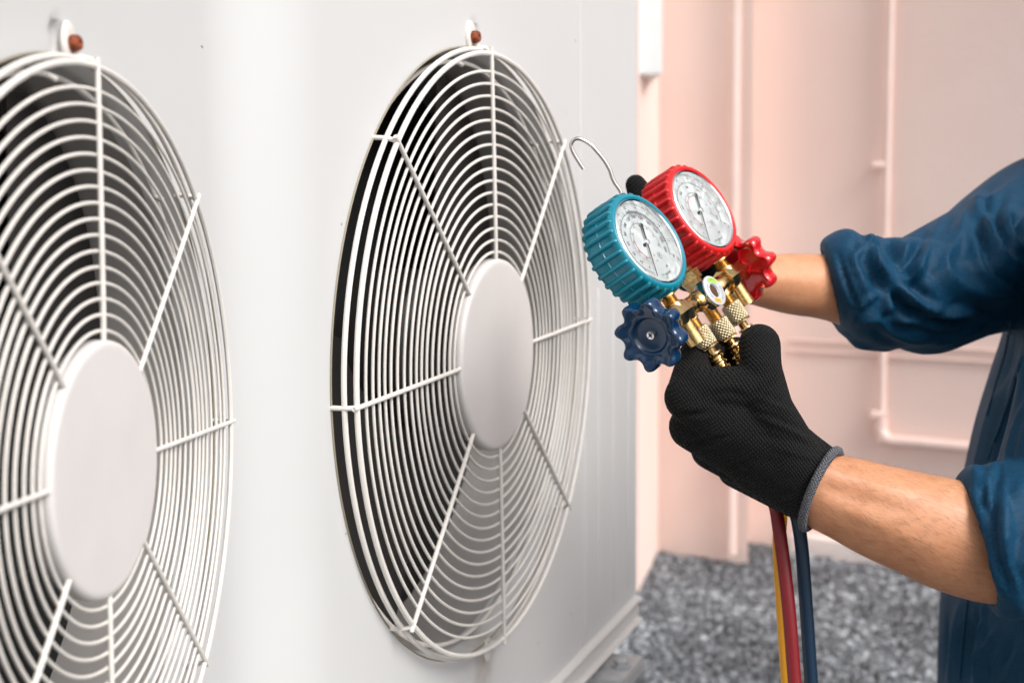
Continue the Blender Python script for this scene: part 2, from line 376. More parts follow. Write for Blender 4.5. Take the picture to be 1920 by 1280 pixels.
def gravel_mat():
    m, t, b = node_mat('gravel_stone'); b.inputs['Roughness'].default_value = .38
    g = t.nodes.new('ShaderNodeNewGeometry')
    r = t.nodes.new('ShaderNodeValToRGB'); cr_ = r.color_ramp
    cr_.elements[0].position = 0; cr_.elements[0].color = (.05, .055, .062, 1); cr_.elements[1].position = 1; cr_.elements[1].color = (.44, .47, .50, 1)
    for p, c in ((.35, (.10, .108, .12)), (.62, (.17, .182, .20)), (.86, (.27, .29, .31))):
        e = cr_.elements.new(p); e.color = (*c, 1)
    tc = t.nodes.new('ShaderNodeTexCoord'); n = t.nodes.new('ShaderNodeTexNoise'); n.inputs['Scale'].default_value = 2.2; n.inputs['Detail'].default_value = 4; t.links.new(tc.outputs['Object'], n.inputs['Vector'])
    mr = t.nodes.new('ShaderNodeMapRange'); mr.inputs[1].default_value = .35; mr.inputs[2].default_value = .65; mr.inputs[3].default_value = -.22; mr.inputs[4].default_value = .2; t.links.new(n.outputs['Fac'], mr.inputs[0])
    ad = t.nodes.new('ShaderNodeMath'); ad.operation = 'ADD'; t.links.new(g.outputs['Random Per Island'], ad.inputs[0]); t.links.new(mr.outputs[0], ad.inputs[1])
    t.links.new(ad.outputs[0], r.inputs[0]); t.links.new(r.outputs[0], b.inputs['Base Color']); return m
M['gravel'] = gravel_mat()
M['ground'] = mat('ground_dirt', (.11, .113, .118), .9, var=.5, vscale=60, bump=1, bscale=120)

# ------------------------------------------------------------------ ground
g = mesh('ground', [(-60, -60, 0), (60, -60, 0), (60, 60, 0), (-60, 60, 0)], [(0, 1, 2, 3)], M['ground'], smooth=False); tag(g, kind='structure')
def gravel():
    N = 62000
    Y = rng.uniform(1.9, 5.3, N); X = Y*rng.uniform(-.02, .40, N)+rng.uniform(-.1, .1, N)
    s = rng.uniform(.004, .0095, N)*(1+.25*rng.standard_normal(N)).clip(.6, 1.8)
    ico = bmesh.new(); bmesh.ops.create_icosphere(ico, subdivisions=1, radius=1)
    bv = np.array([v.co[:] for v in ico.verts]); bf = np.array([[v.index for v in f.verts] for f in ico.faces]); ico.free()
    nb = len(bv); sc = np.stack([s*rng.uniform(.8, 1.4, N), s*rng.uniform(.8, 1.4, N), s*rng.uniform(.5, .9, N)], 1)
    a = rng.uniform(0, 6.28, N); jit = rng.uniform(.72, 1.2, (N, nb, 1))
    V = bv[None]*jit*sc[:, None, :]; ca, sa = np.cos(a)[:, None], np.sin(a)[:, None]
    x = V[..., 0]*ca-V[..., 1]*sa; y = V[..., 0]*sa+V[..., 1]*ca
    V = np.stack([x+X[:, None], y+Y[:, None], V[..., 2]+(s*.35)[:, None]+rng.uniform(0, .008, N)[:, None]], -1).reshape(-1, 3)
    Fc = (bf[None]+(np.arange(N)*nb)[:, None, None]).reshape(-1, 3)
    me = bpy.data.meshes.new('gravel'); me.vertices.add(len(V)); me.vertices.foreach_set('co', V.ravel())
    me.loops.add(len(Fc)*3); me.loops.foreach_set('vertex_index', Fc.ravel()); me.polygons.add(len(Fc))
    me.polygons.foreach_set('loop_start', np.arange(len(Fc))*3); me.polygons.foreach_set('loop_total', np.full(len(Fc), 3)); me.update(); me.validate()
    me.materials.append(M['gravel']); o = bpy.data.objects.new('gravel', me); COL.objects.link(o); tag(o, 'loose grey gravel covering the ground behind the unit', 'gravel', kind='stuff')
gravel()

# ------------------------------------------------------------------ pink building wall
def wall_block(name, p0, p1, thick, z0, z1, m, parent):
    """vertical slab from plan point p0 to p1, thickness going away from the camera"""
    p0, p1 = Vector((*p0, 0)), Vector((*p1, 0)); d = (p1-p0).normalized(); n = Vector((-d.y, d.x, 0))*thick
    V = []
    for z in (z0, z1):
        for p in (p0, p1, p1+n, p0+n): V.append((p.x, p.y, z))
    o = mesh(name, V, [(3, 2, 1, 0), (4, 5, 6, 7), (0, 1, 5, 4), (1, 2, 6, 5), (2, 3, 7, 6), (3, 0, 4, 7)], m, parent, smooth=False)
    return o
def gnd(px, py):
    a, b = (px-960)/F, (640-py)/F; v = c_right*a+c_up*b+c_fwd; v = v*(-H/v.z); return Vector((v.x, v.y, 0))
wallroot = empty('pink_wall', (1, 4.6, 0)); tag(wallroot, 'pale pink rendered building wall behind the technician', 'wall')
wi = wallroot.matrix_world
def wp(o):      # keep world placement under the wall
    o.parent = wallroot; o.matrix_parent_inverse = Matrix.Translation(-Vector((1, 4.6, 0))); return o
a0 = gnd(1235, 1036); a1 = gnd(1402, 1062); dd = (a1-a0).normalized()
los = Vector((a1.x, a1.y, 0)).normalized()
V = [Vector((p.x, p.y, z)) for z in (-.02, 4.2) for p in (a0, a1, a1+los*.5, a0+los*.5)]
wp(mesh('pilaster', V, [(3, 2, 1, 0), (4, 5, 6, 7), (0, 1, 5, 4), (1, 2, 6, 5), (2, 3, 7, 6), (3, 0, 4, 7)], M['wall'], None, smooth=False))
nn = Vector((-dd.y, dd.x, 0)); b0 = a1+los*.30-dd*.04; b1 = b0+dd*5.2
wp(wall_block('wall_face', b0[:2], b1[:2], .3, -.02, 4.2, M['wall'], None))
c1_ = gnd(1196, 1114)
l0 = c1_+(c1_-a0)*.0
wp(wall_block('side_wall', l0[:2], (a0+Vector((0, .0, 0)))[:2], .4, -.02, 4.2, M['wall'], None))
# ledge at the wall base
e0 = gnd(1478, 1040); e1 = e0+dd*3.0
led = wp(bevel_obj(wall_block('base_ledge', e0[:2], e1[:2], .26, -.02, .075, M['ledge'], None), .012))
# vertical and horizontal conduits
def pipe(name, pts, r, parent=None, lab=None):
    o = MB().add(*tube(pts, r, 14)).build(name, M['pipe'], None); return wp(o)
P1 = at(1396, 900, (a1.y-.035)); base = a1-dd*.05-nn*.035
pipe('conduit', [base+Vector((0, 0, .05)), base+Vector((0, 0, 4.1))], .020)
# outer conduits on the far wall face
def on_face(px, py, off=.0):
    """point on the far wall face at photo pixel"""
    a, b = (px-960)/F, (640-py)/F; v = c_right*a+c_up*b+c_fwd; o = Vector((0, 0, H)); k = nn.dot(b0-nn*off-o)/nn.dot(v); return o+v*k
p_t = on_face(1652, 0, .03); p_b = on_face(1652, 812, .03)
pipe('conduit', [Vector((p_b.x, p_b.y, 4.1)), p_b, ], .014)
q0 = on_face(1655, 824, .035); q1 = q0+dd*2.2
pipe('conduit', [q0-dd*.01, q1], .021)
for cpx, cpy in ((1648, 308), (1646, 775)):
    c = on_face(cpx, cpy, .035)
    wp(bevel_obj(MB().add(*boxv(-.028, .028, -.02, .02, -.010, .010)).xf(Matrix.Translation(c)).build('pipe_clip', M['pipe'], None), .004))
c = on_face(1662, 808, .04)
wp(MB().add(*tube(smoothpts([p_b+Vector((0, 0, .05)), p_b+Vector((0, 0, .01)), q0+dd*.02, q0+dd*.07], 14), .023, 14)).build('conduit_elbow', M['pipe'], None))
for py in (637, 657):
    s0 = on_face(1478, py, .008); wp(MB().add(*tube([s0-dd*.0, s0+dd*2.6], .0045, 6)).build('wall_moulding', M['pipe'], None))
c = base+Vector((0, 0, .38))-nn*.01
wp(bevel_obj(MB().add(*boxv(-.035, .035, -.03, .03, -.012, .012)).xf(Matrix.Translation(c)).build('pipe_clip', M['rust'], None, label='rust-stained clip low on the conduit'), .003))
# white casing high on the side wall
wb = empty('wall_casing', at(1215, 60, 4.2)); tag(wb, 'white metal casing hanging high on the pink wall', 'casing')
q = at(1242, 139, 4.2); bb = boxv(-.55, 0, -.0, .35, 0, 1.2)
o = bevel_obj(MB().add(*bb).xf(Matrix.Translation(q-wb.location)).build('casing_body', M['white_box'], wb), .01)
o = bevel_obj(MB().add(*boxv(-.22, -.095, .02, .2, -.05, 0)).xf(Matrix.Translation(q-wb.location)).build('casing_bracket', M['concrete'], wb), .004)

# ------------------------------------------------------------------ air conditioning unit
YAW2 = 1.19451; C2 = Vector((-.029485, 1.14827, H-.1364)); RR = .26
YAW1 = 1.46904; S1 = .72; C1 = Vector((-.283899*S1, .839245*S1, H-.172825*S1))
def basis(yaw): return Vector((math.cos(yaw), math.sin(yaw), 0)), Vector((0, 0, 1)), Vector((math.sin(yaw), -math.cos(yaw), 0))
u1, vz, w1 = basis(YAW1); u2, _, w2 = basis(YAW2)
unit = empty('outdoor_air_conditioner', (C2.x, C2.y, .75)); tag(unit, 'cream white outdoor air conditioning unit with two round fan grilles', 'air conditioner')
UI = Matrix.Translation(-unit.location)
ZB, ZT = H-.508, H+.47
pm = MB()
def patch(C, u, w, sc):
    hx, hy = .272*sc, .302*sc; N = 512
    prof = [(.302, 0), (.297, 0), (.292, 0), (.288, 0), (.284, 0), (.280, 0), (.2770, 0), (.2740, 0), (.2710, 0), (.2685, 0), (.2668, .0001), (.2656, -.0004), (.2648, -.0018), (.2640, -.004), (.2630, -.008), (.2614, -.016), (.2602, -.024)]
    V = []; Fc = []; rows = [None]+prof
    for i, pr_ in enumerate(rows):
        for k in range(N):
            an = 2*math.pi*k/N; ca, sa = math.cos(an), math.sin(an)
            bd_ = min(hx/max(abs(ca), 1e-6), hy/max(abs(sa), 1e-6))
            r = bd_ if pr_ is None else min(pr_[0]*sc, bd_*(1-.0004*i)); z = 0 if pr_ is None else pr_[1]*sc
            x, y = r*ca, r*sa
            if pr_ is not None and y > 0 and pr_[0] > .264:
                rr_ = math.hypot((x/sc+.003)/.0125, (y/sc-.2750)/.0140); t_ = max(0, 1-rr_*rr_); z -= .0060*sc*min(1, t_*1.6)
            V.append(C+u*x+vz*y+w*z)
    for i in range(len(rows)-1):
        for k in range(N):
            l = (k+1) % N; Fc.append((i*N+k, i*N+l, (i+1)*N+l, (i+1)*N+k))
    pm.add(V, Fc); return hx
HY = .302
a2 = patch(C2, u2, w2, 1.0); a1s = patch(C1, u1, w1, S1)
def quadstrip(pl, z0, z1, nz=1):
    V = []; Fc = []
    for i, p in enumerate(pl):
        for j in range(nz+1): V.append((p.x, p.y, z0+(z1-z0)*j/nz))
    for i in range(len(pl)-1):
        for j in range(nz): Fc.append((i*(nz+1)+j, (i+1)*(nz+1)+j, (i+1)*(nz+1)+j+1, i*(nz+1)+j+1))
    pm.add(V, Fc)
def P2(t): return Vector((C2.x, C2.y, 0))+Vector((u2.x, u2.y, 0))*t
def P1_(t): return Vector((C1.x, C1.y, 0))+Vector((u1.x, u1.y, 0))*t
TE = .5006
A, B = P1_(a1s), P2(-a2)
L = (B-A).length
herm = []
for i in range(25):
    s = i/24; m0 = Vector((u1.x, u1.y, 0))*L*1.35; m1 = Vector((u2.x, u2.y, 0))*L*1.35
    herm.append(A*(2*s**3-3*s*s+1)+m0*(s**3-2*s*s+s)+B*(-2*s**3+3*s*s)+m1*(s**3-s*s))
quadstrip(herm, ZB, ZT); quadstrip([P1_(-.40), P1_(-a1s)], ZB, ZT)
quadstrip([P2(a2), P2(TE)], ZB, ZT)
for (Pf, a, C) in ((P1_, a1s, C1), (P2, a2, C2)):
    quadstrip([Pf(-a), Pf(a)], ZB, C.z-HY*(S1 if C is C1 else 1)); quadstrip([Pf(-a), Pf(a)], C.z+HY*(S1 if C is C1 else 1), ZT)
pm.xf(UI)
fp = pm.build('front_panel', M['panel'], unit, sharp=30)
front = [P1_(-.40), P1_(-a1s), P1_(a1s)]+herm[1:-1]+[P2(-a2), P2(a2), P2(TE)]
# cabinet body behind the panel
body = MB()
back = [P2(TE)-w2*.36, P2(0)-w2*.36, P1_(0)-w1*.40, P1_(-.40)-w1*.40]
loop = [p-(w2 if i > 20 else w1)*.001 for i, p in enumerate(front)]
ring = [*front, *back]; n = len(ring); nf = len(front)
V = [(p.x, p.y, z) for z in (ZB, ZT) for p in ring]; Fc = [tuple(range(n))[::-1], tuple(range(n, 2*n))]
for i in range(nf-1, n): j = (i+1) % n; Fc.append((i, j, n+j, n+i))
body.add(V, Fc).xf(UI).build('cabinet_body', M['cream'], unit, smooth=False, sharp=None)
# seam bead, pressed ridges and base rail follow the panel path
def bead(name, t, z0, z1, r, depth=.62):
    p = P2(t); V = []; Fc = []; zs = [z0, z0+.006, z0+.014, z1-.014, z1-.006, z1]; k_ = [.25, .8, 1, 1, .8, .25]
    for z, k in zip(zs, k_):
        for i in range(9):
            an = math.pi*i/8; V.append(Vector((p.x, p.y, z))+u2*math.cos(an)*r*(k*.5+.5)+w2*(math.sin(an)*r*depth*k-.0003))
    for j in range(5):
        for i in range(8): Fc.append((j*9+i, j*9+i+1, (j+1)*9+i+1, (j+1)*9+i))
    Fc.append(tuple(range(9))); Fc.append(tuple(45+i for i in range(9))[::-1])
    MB().add(V, Fc).xf(UI).build(name, M['panel'], unit)
for t in (.3465, .405, .4665): bead('pressed_ridge', t, H-.485, H-.100, .0042)
bead('pressed_ridge', .2975, H-.490, H-.20, .0042)
bead('panel_seam', .2885, H-.505, ZT-.002, .0022, .5)
def rail(name, prof, m):
    pl = front; V = []; Fc = []; nrm = []
    for i, p in enumerate(pl):
        a = pl[max(i-1, 0)]; b = pl[min(i+1, len(pl)-1)]; d = (b-a).normalized(); nrm.append(Vector((d.y, -d.x, 0)))
    k = len(prof)
    for p, nr in zip(pl, nrm):
        for (o_, z) in prof: V.append((p.x+nr.x*o_, p.y+nr.y*o_, z))
    for i in range(len(pl)-1):
        for j in range(k): l = (j+1) % k; Fc.append((i*k+j, (i+1)*k+j, (i+1)*k+l, i*k+l))
    Fc.append(tuple(range(k))); Fc.append(tuple((len(pl)-1)*k+j for j in range(k))[::-1])
    MB().add(V, Fc).xf(UI).build(name, m, unit, sharp=50)
rail('base_rail', [(-.02, ZB-.028), (.004, ZB-.028), (.0085, ZB-.0265), (.0095, ZB-.0245), (.0085, ZB-.0225), (.003, ZB-.021), (.003, ZB-.003), (.0065, ZB-.001), (.0085, ZB+.002), (.0075, ZB+.0045), (.002, ZB+.006), (-.02, ZB+.006)], M['cream'])
# mounting foot with bolt
foot_p = P2(.37); fz = ZB-.028
ft = MB().add(*boxv(-.045, .045, -.03, .034, -.022, -.001))
Mf = Matrix.Translation(Vector((foot_p.x, foot_p.y, fz-.012))) @ Matrix(((u2.x, w2.x, 0, 0), (u2.y, w2.y, 0, 0), (0, 0, 1, 0), (0, 0, 0, 1)))
fo = bevel_obj(ft.xf(Mf).xf(UI).build('mounting_foot', M['galv'], unit), .004)
MB().add(*lathe([(.012, 0), (.012, .002), (.008, .002), (.0085, .008), (.006, .0095), (0, .0095)], 6)).xf(Matrix.Translation(foot_p+w2*.020+Vector((0, 0, fz-.0125)))).xf(UI).build('anchor_bolt', M['galv'], unit)
# shroud interiors, blades
def interior(C, u, w, sc):
    Mx = Matrix(((u.x, 0, w.x, C.x), (u.y, 0, w.y, C.y), (0, 1, 0, C.z), (0, 0, 0, 1))) @ Matrix.Scale(sc, 4)
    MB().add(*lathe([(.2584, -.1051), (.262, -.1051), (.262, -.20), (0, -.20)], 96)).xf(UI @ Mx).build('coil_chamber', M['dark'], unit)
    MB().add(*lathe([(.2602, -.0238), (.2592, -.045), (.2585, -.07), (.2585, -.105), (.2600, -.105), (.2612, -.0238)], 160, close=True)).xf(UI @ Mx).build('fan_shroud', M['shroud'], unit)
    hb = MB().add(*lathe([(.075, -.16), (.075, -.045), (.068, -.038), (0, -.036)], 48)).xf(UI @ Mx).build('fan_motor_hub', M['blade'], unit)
    for k in range(2):
        V = []; Fc = []; nr, na = 8, 16; span = 110 if k == 0 else 84
        for i in range(nr+1):
            r = .07+.177*i/nr
            for j in range(na+1):
                an = math.pi*k+R(-14+span*j/na)-.10*(i/nr); z = -.098+.062*j/na-.008*math.sin(math.pi*j/na)
                V.append((r*math.cos(an), r*math.sin(an), z))
        for i in range(nr):
            for j in range(na): q_ = i*(na+1)+j; Fc.append((q_, q_+1, q_+na+2, q_+na+1))
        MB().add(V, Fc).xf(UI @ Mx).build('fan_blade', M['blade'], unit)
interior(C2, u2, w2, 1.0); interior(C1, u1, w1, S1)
# small paint chips
def on_panel2(px, py):
    a, b = (px-960)/F, (640-py)/F; v = c_right*a+c_up*b+c_fwd; o = Vector((0, 0, H)); return o+v*(w2.dot(C2-o)/w2.dot(v))
for px, py, r in ((1062, 212, .0012), (648, 1000, .0013), (1070, 1150, .0016), (640, 420, .001), (1009, 1205, .0015)):
    c = on_panel2(px, py)+w2*.0003; x_, y_, z_ = frame_for(w2)
    MB().add([c+x_*math.cos(q_)*r*random.uniform(.5, 1.1)+y_*math.sin(q_)*r*random.uniform(.5, 1.1) for q_ in [2*math.pi*k/9 for k in range(9)]], [tuple(range(9))]).xf(UI).build('paint_chip', M['line_and_chip'], unit, smooth=False, sharp=None)
# grille (local: x right, y up, z outward), wires at real size
WC = .01845
def circle(r, z, n=180): return [(r*math.cos(2*math.pi*k/n), r*math.sin(2*math.pi*k/n), z) for k in range(n)]
def local_basis(yaw, C, roll, sc):
    u, v, w = basis(yaw); c, s = math.cos(roll), math.sin(roll); uu = u*c+v*s; vv = -u*s+v*c
    m = Matrix(((uu.x, vv.x, w.x, C.x), (uu.y, vv.y, w.y, C.y), (uu.z, vv.z, w.z, C.z), (0, 0, 0, 1))); return UI @ m @ Matrix.Scale(sc, 4)
def make_grille():
    g = empty('fan_grille', parent=unit); g.matrix_local = local_basis(YAW2, C2, .02895, 1.0)
    first = None
    for i in range(16):
        r = .0905+(.2450-.0905)*i/15; z = WC-.0022+.0006*math.sin(i)
        MB().add(*tube(circle(r, z), .00127, 8, True)).build('wire_ring', M['grille'], g)
    for r, z, t in ((.2600, WC-.0010, .0022), (.2638, WC*.52, .0021), (.2545, -.012, .0019)):
        MB().add(*tube(circle(r, z), t, 8, True)).build('wire_ring', M['grille'], g)
    for k in range(8):
        an = R(45*k); ca, sa = math.cos(an), math.sin(an)
        prof = [(.079, WC-.001), (.10, WC), (.2535, WC), (.2585, WC-.0006), (.2622, WC-.0030), (.2640, WC-.0068), (.2652, .004), (.2655, -.002)]
        pts = smoothpts([(r*ca, r*sa, z) for r, z in prof], 40)
        if k == 2:   # top spoke is bent round the fixing screw
            prof = [(.079, WC-.001, 0), (.10, WC, 0), (.2535, WC, 0), (.2585, WC-.0006, 0), (.2625, WC-.0022, 0), (.2650, WC-.0060, -.0004), (.2662, .0075, -.0010), (.2685, .0040, -.0025)]
            pts = smoothpts([(x, r, z) for r, z, x in prof], 44)
        MB().add(*tube(pts, .00185, 10)).build('spoke', M['grille'], g)
    # inner nubs welded on the rear ring
    for k in (1, 2):
        an = R(45*k+2); ca, sa = math.cos(an), math.sin(an)
        MB().add(*capsule((.2545*ca, .2545*sa, -.012), (.2515*ca, .2515*sa, -.006), .0022, .0022, 10, 3)).build('weld_stub', M['grille'], g)
    cap = [(.0800, .006), (.0838, .0075), (.0845, .010), (.0845, .0172), (.0839, .0192), (.0826, .0204), (.0806, .0209), (.0780, .0210), (.04, .0212), (0, .0213)]
    MB().add(*lathe(cap, 128)).build('hub_cap', M['hub'], g, sharp=60)
    MB().add(*lathe([(0.0, .006), (.079, .006)], 64)).build('hub_back', M['hub'], g)
    # lug plate and screw at top
    lug = MB().add(*lathe([(0, .0), (.0085, .0), (.0100, .0010), (.0102, .0022), (.0094, .0034), (.0065, .0042), (.0062, .0042), (0, .0042)], 40))
    lug.V = [(x*.92-.004, y*1.30+.2755, z-.0010) for x, y, z in lug.V]
    lug.build('fixing_lug', M['grille'], g)
    sc = MB().add(*lathe([(.0052, .0), (.0055, .0018), (.0053, .0045), (.0042, .0062), (.0022, .0064), (.0018, .0050), (0, .0050)], 24))
    sc.V = [(x-.004, y+.2745, z+.0030) for x, y, z in sc.V]; sc.build('rusty_screw', M['rust'], g)
    lug = MB().add(*lathe([(0, .0), (.0085, .0), (.0102, .0022), (.0065, .0035), (0, .0035)], 30)); lug.V = [(x*.9+.002, y*1.1-.2735, z-.001) for x, y, z in lug.V]; lug.build('fixing_lug', M['grille'], g)
    return g
gr = make_grille(); gr['label'] = 'right fan grille, farther from the camera'
g1 = gr.copy(); COL.objects.link(g1); g1['label'] = 'left fan grille, cut by the photo edge'
g1.matrix_local = local_basis(YAW1, C1, -.0505, S1)
for ch in list(gr.children):
    c = ch.copy(); COL.objects.link(c); c.parent = g1
# thin dark ring modelled as the shadow line at the mouth edge
for C, u, w, sc in ((C2, u2, w2, 1.), (C1, u1, w1, S1)):
    Mx = Matrix(((u.x, 0, w.x, C.x), (u.y, 0, w.y, C.y), (0, 1, 0, C.z), (0, 0, 0, 1))) @ Matrix.Scale(sc, 4)
    MB().add(*tube(circle(.2658, .0004), .0007, 6, True)).xf(UI @ Mx).build('rim_shadow_line', M['line_and_chip'], unit)
# plinth under the unit
pl = MB(); inner = [p for p in (P1_(-.38)-w1*.07, P2(-a2)-w2*.08, P2(TE)-w2*.07, P2(TE)-w2*.33, P2(0)-w2*.33, P1_(-.38)-w1*.36)]
V = [(p.x, p.y, z) for z in (0, fz-.034) for p in inner]; n = 6
pl.add(V, [tuple(range(n))[::-1], tuple(range(n, 2*n))]+[(i, (i+1) % n, n+(i+1) % n, n+i) for i in range(n)])
tag(pl.build('concrete_plinth', M['concrete'], None, smooth=False, sharp=None), 'grey concrete plinth carrying the air conditioning unit', 'plinth')

# ------------------------------------------------------------------ gauge manifold (local x: along bar to the red side, y: up to gauges, z: dial normal)
Mm = np.array([[.5338, -.5334, .6561], [.2341, .8388, .4915], [.8125, .1088, -.5727]])
Tm = fitv(.142433, -.073433, .962685)+Vector((0, 0, H))
ax, ay, az = fitv(*Mm[:, 0]).normalized(), fitv(*Mm[:, 1]).normalized(), fitv(*Mm[:, 2]).normalized()
ay = (ay-ax*ay.dot(ax)).normalized()
if ax.cross(ay).dot(az) < 0: MIRR = True
else: MIRR = False
az = (az-ax*az.dot(ax)-ay*az.dot(ay)).normalized()
MM = Matrix(((ax.x, ay.x, az.x, Tm.x), (ax.y, ay.y, az.y, Tm.y), (ax.z, ay.z, az.z, Tm.z), (0, 0, 0, 1)))
man = empty('gauge_manifold', mat4=MM); tag(man, 'brass refrigerant manifold with a teal and a red pressure gauge held in gloved hands', 'pressure gauge set')
def text_mesh(s, size):
    cu = bpy.data.curves.new('t', 'FONT'); cu.body = s; cu.size = size; cu.align_x = 'CENTER'; cu.align_y = 'CENTER'; cu.resolution_u = 2
    o = bpy.data.objects.new('t', cu); COL.objects.link(o); bpy.context.view_layer.update()
    me = bpy.data.meshes.new_from_object(o.evaluated_get(bpy.context.evaluated_depsgraph_get()))
    V = [v.co[:] for v in me.vertices]; Fc = [tuple(p.vertices) for p in me.polygons]
    bpy.data.objects.remove(o); bpy.data.curves.remove(cu); bpy.data.meshes.remove(me); return V, Fc
def put(mb, s, size, x, y, rot=0, z=0, bold=0):
    V, Fc = text_mesh(s, size); c, sn = math.cos(rot), math.sin(rot)
    mb.add([(x+a*c-b*sn, y+a*sn+b*c, z) for a, b, _ in V], Fc)
def arc(mb, r0, r1, a0, a1, z, n=60):
    V = []; Fc = []
    for i in range(n+1):
        a = R(a0+(a1-a0)*i/n); V += [(r0*math.cos(a), r0*math.sin(a), z), (r1*math.cos(a), r1*math.sin(a), z)]
    for i in range(n): q_ = 2*i; Fc.append((q_, q_+1, q_+3, q_+2) if a1 > a0 else (q_, q_+2, q_+3, q_+1))
    mb.add(V, Fc)
def tick(mb, a, r0, r1, w, z):
    a = R(a); c, s = math.cos(a), math.sin(a); mb.add([(r0*c-w*s, r0*s+w*c, z), (r0*c+w*s, r0*s-w*c, z), (r1*c+w*s, r1*s-w*c, z), (r1*c-w*s, r1*s+w*c, z)], [(0, 1, 2, 3)])
GH, GE, GG = .0559, .0143, .0456
def gauge(sx, rubber, needle_ang, dense):
    nm = 'pressure_gauge'
    g = empty(nm, (sx*GG, GH, GE), man)
    if sx > 0: g['label'] = 'red pressure gauge'
    else: g['label'] = 'teal pressure gauge'
    # rubber boot: z=0 is the glass plane
    prof = [(.0336, -.0015), (.0340, .0008), (.0352, .0016), (.0368, .0012), (.0380, -.0005), (.0385, -.0030), (.0376, -.0048), (.0378, -.014), (.0386, -.0145), (.0378, -.0150), (.0384, -.024), (.0376, -.0272), (.0345, -.0288), (0, -.0290)]
    bo = MB().add(*lathe(prof, 112, cap=False)); nrib = 30
    for k in range(nrib):
        an = 2*math.pi*(k+.5)/nrib; c, s = math.cos(an), math.sin(an)
        pr = [(.0372, .0002), (.0392, -.0006), (.0402, -.0022), (.0403, -.0120), (.0406, -.0150), (.0409, -.0240), (.0404, -.0268), (.0385, -.0285), (.0360, -.0286)]
        V = []; Fc = []; hw = .00125
        for r, z in pr:
            for (o_, t_) in ((-.0018, hw*1.35), (-.0004, hw*.9), (.0, hw*.25), (.0, -hw*.25), (-.0004, -hw*.9), (-.0018, -hw*1.35)):
                rr_ = r+o_ if o_ > -.0015 else min(r-.002, .0378); V.append((rr_*c-t_*s, rr_*s+t_*c, z))
        for i in range(len(pr)-1):
            for j in range(5): q_ = i*6+j; Fc.append((q_, q_+1, q_+7, q_+6))
        Fc.append(tuple(range(6))); Fc.append(tuple((len(pr)-1)*6+j for j in range(6))[::-1])
        bo.add(V, Fc)
    bo.build('rubber_boot', rubber, g, sharp=50)
    MB().add(*lathe([(.0338, -.0012), (.0338, .0006), (.0330, .0011), (.0322, .0004), (.0318, -.0028), (.0318, -.0036)], 96, cap=False)).build('bezel', M['chrome'], g)
    MB().add(*lathe([(.0325, .0001), (.026, .0010), (.015, .0016), (0, .0018)], 64, cap=False)).build('glass', M['glass'], g)
    MB().add(*lathe([(.0319, -.0034), (0, -.0034)], 64)).build('dial', M['dial'], g, smooth=False)
    d = MB(); rd = MB(); gn = MB(); z = -.0032; cx = 0
    w = 1.0 if dense else .7
    arc(d, .0244, .0247, 238, -38, z); arc(d, .0155, .0157, 238, -30, z, 40)
    arc(rd, .0128, .0131, 238, 150 if dense else 60, z, 40); arc(rd, .0178, .0180, 238, 170, z, 30)
    n = 84
    for i in range(n+1):
        a = 238-276*i/n; big = i % 6 == 0; tick(d, a, .0247, .0272 if big else .0259, .00014*w if big else .00008*w, z)
        if dense and 45 < i < 78: tick(d, a+1.6, .0215, .0262, .00016, z)
    for i in range(46):
        a = 238-268*i/45; tick(d, a, .0157, .0166 if i % 5 else .0172, .00008*w, z)
        if a > 120: tick(rd, a, .0118, .0131, .00012, z)
    outer = ['0', '2', '4', '6', '8', '10', '12', '14', '15', '16', '17', '18'] if dense else ['0', '5', '10', '15', '20', '25', '30', '35', '38']
    for i, s in enumerate(outer): a = 238-276*i/(len(outer)-1); put(d, s, .0030*(.8 if not dense else 1), .0290*math.cos(R(a)), .0290*math.sin(R(a)), R(a-90), z)
    inn = ['0', '20', '40', '60', '80', '100', '120', '140', '160', '180', '200', '220', '250'] if dense else ['0', '100', '200', '300', '400', '450', '500', '550']
    for i, s in enumerate(inn): a = 230-262*i/(len(inn)-1); put(d, s, .0034*(.8 if not dense else 1), .0208*math.cos(R(a)), .0208*math.sin(R(a)), R(a-90), z)
    for i, s in enumerate(['-30', '-20', '-10', '0', '10', '20', '30', '40', '50']): a = 225-250*i/8; put(d, s, .0022, .0139*math.cos(R(a)), .0139*math.sin(R(a)), R(a-90), z)
    put(d, 'kg/cm\u00b2', .0030, .0035, -.0262, 0, z); put(d, 'psi', .0026, .0072, -.0215, 0, z)
    put(d, 'R', .0030, .0066, -.0127, 0, z); arc(d, .0022, .0024, 0, 360, z, 24)
    d.V[-50:] = [(x+.0066, y-.0127, zz) for x, y, zz in d.V[-50:]]
    put(rd, '22', .0022, .0005, -.0105, 0, z); put(rd, '12', .0022, -.0002, -.0150, 0, z); put(gn, '134a', .0024, -.0040, -.0258, 0, z); put(gn, '502', .0022, -.0010, -.0290, 0, z)
    d.build('dial_print', M['ink'], g, smooth=False, sharp=None)
    rd.build('dial_print', M['ink_red'], g, smooth=False, sharp=None); gn.build('dial_print', M['ink_green'], g, smooth=False, sharp=None)
    ne = MB(); a = R(needle_ang); c, s = math.cos(a), math.sin(a); zz = -.0018
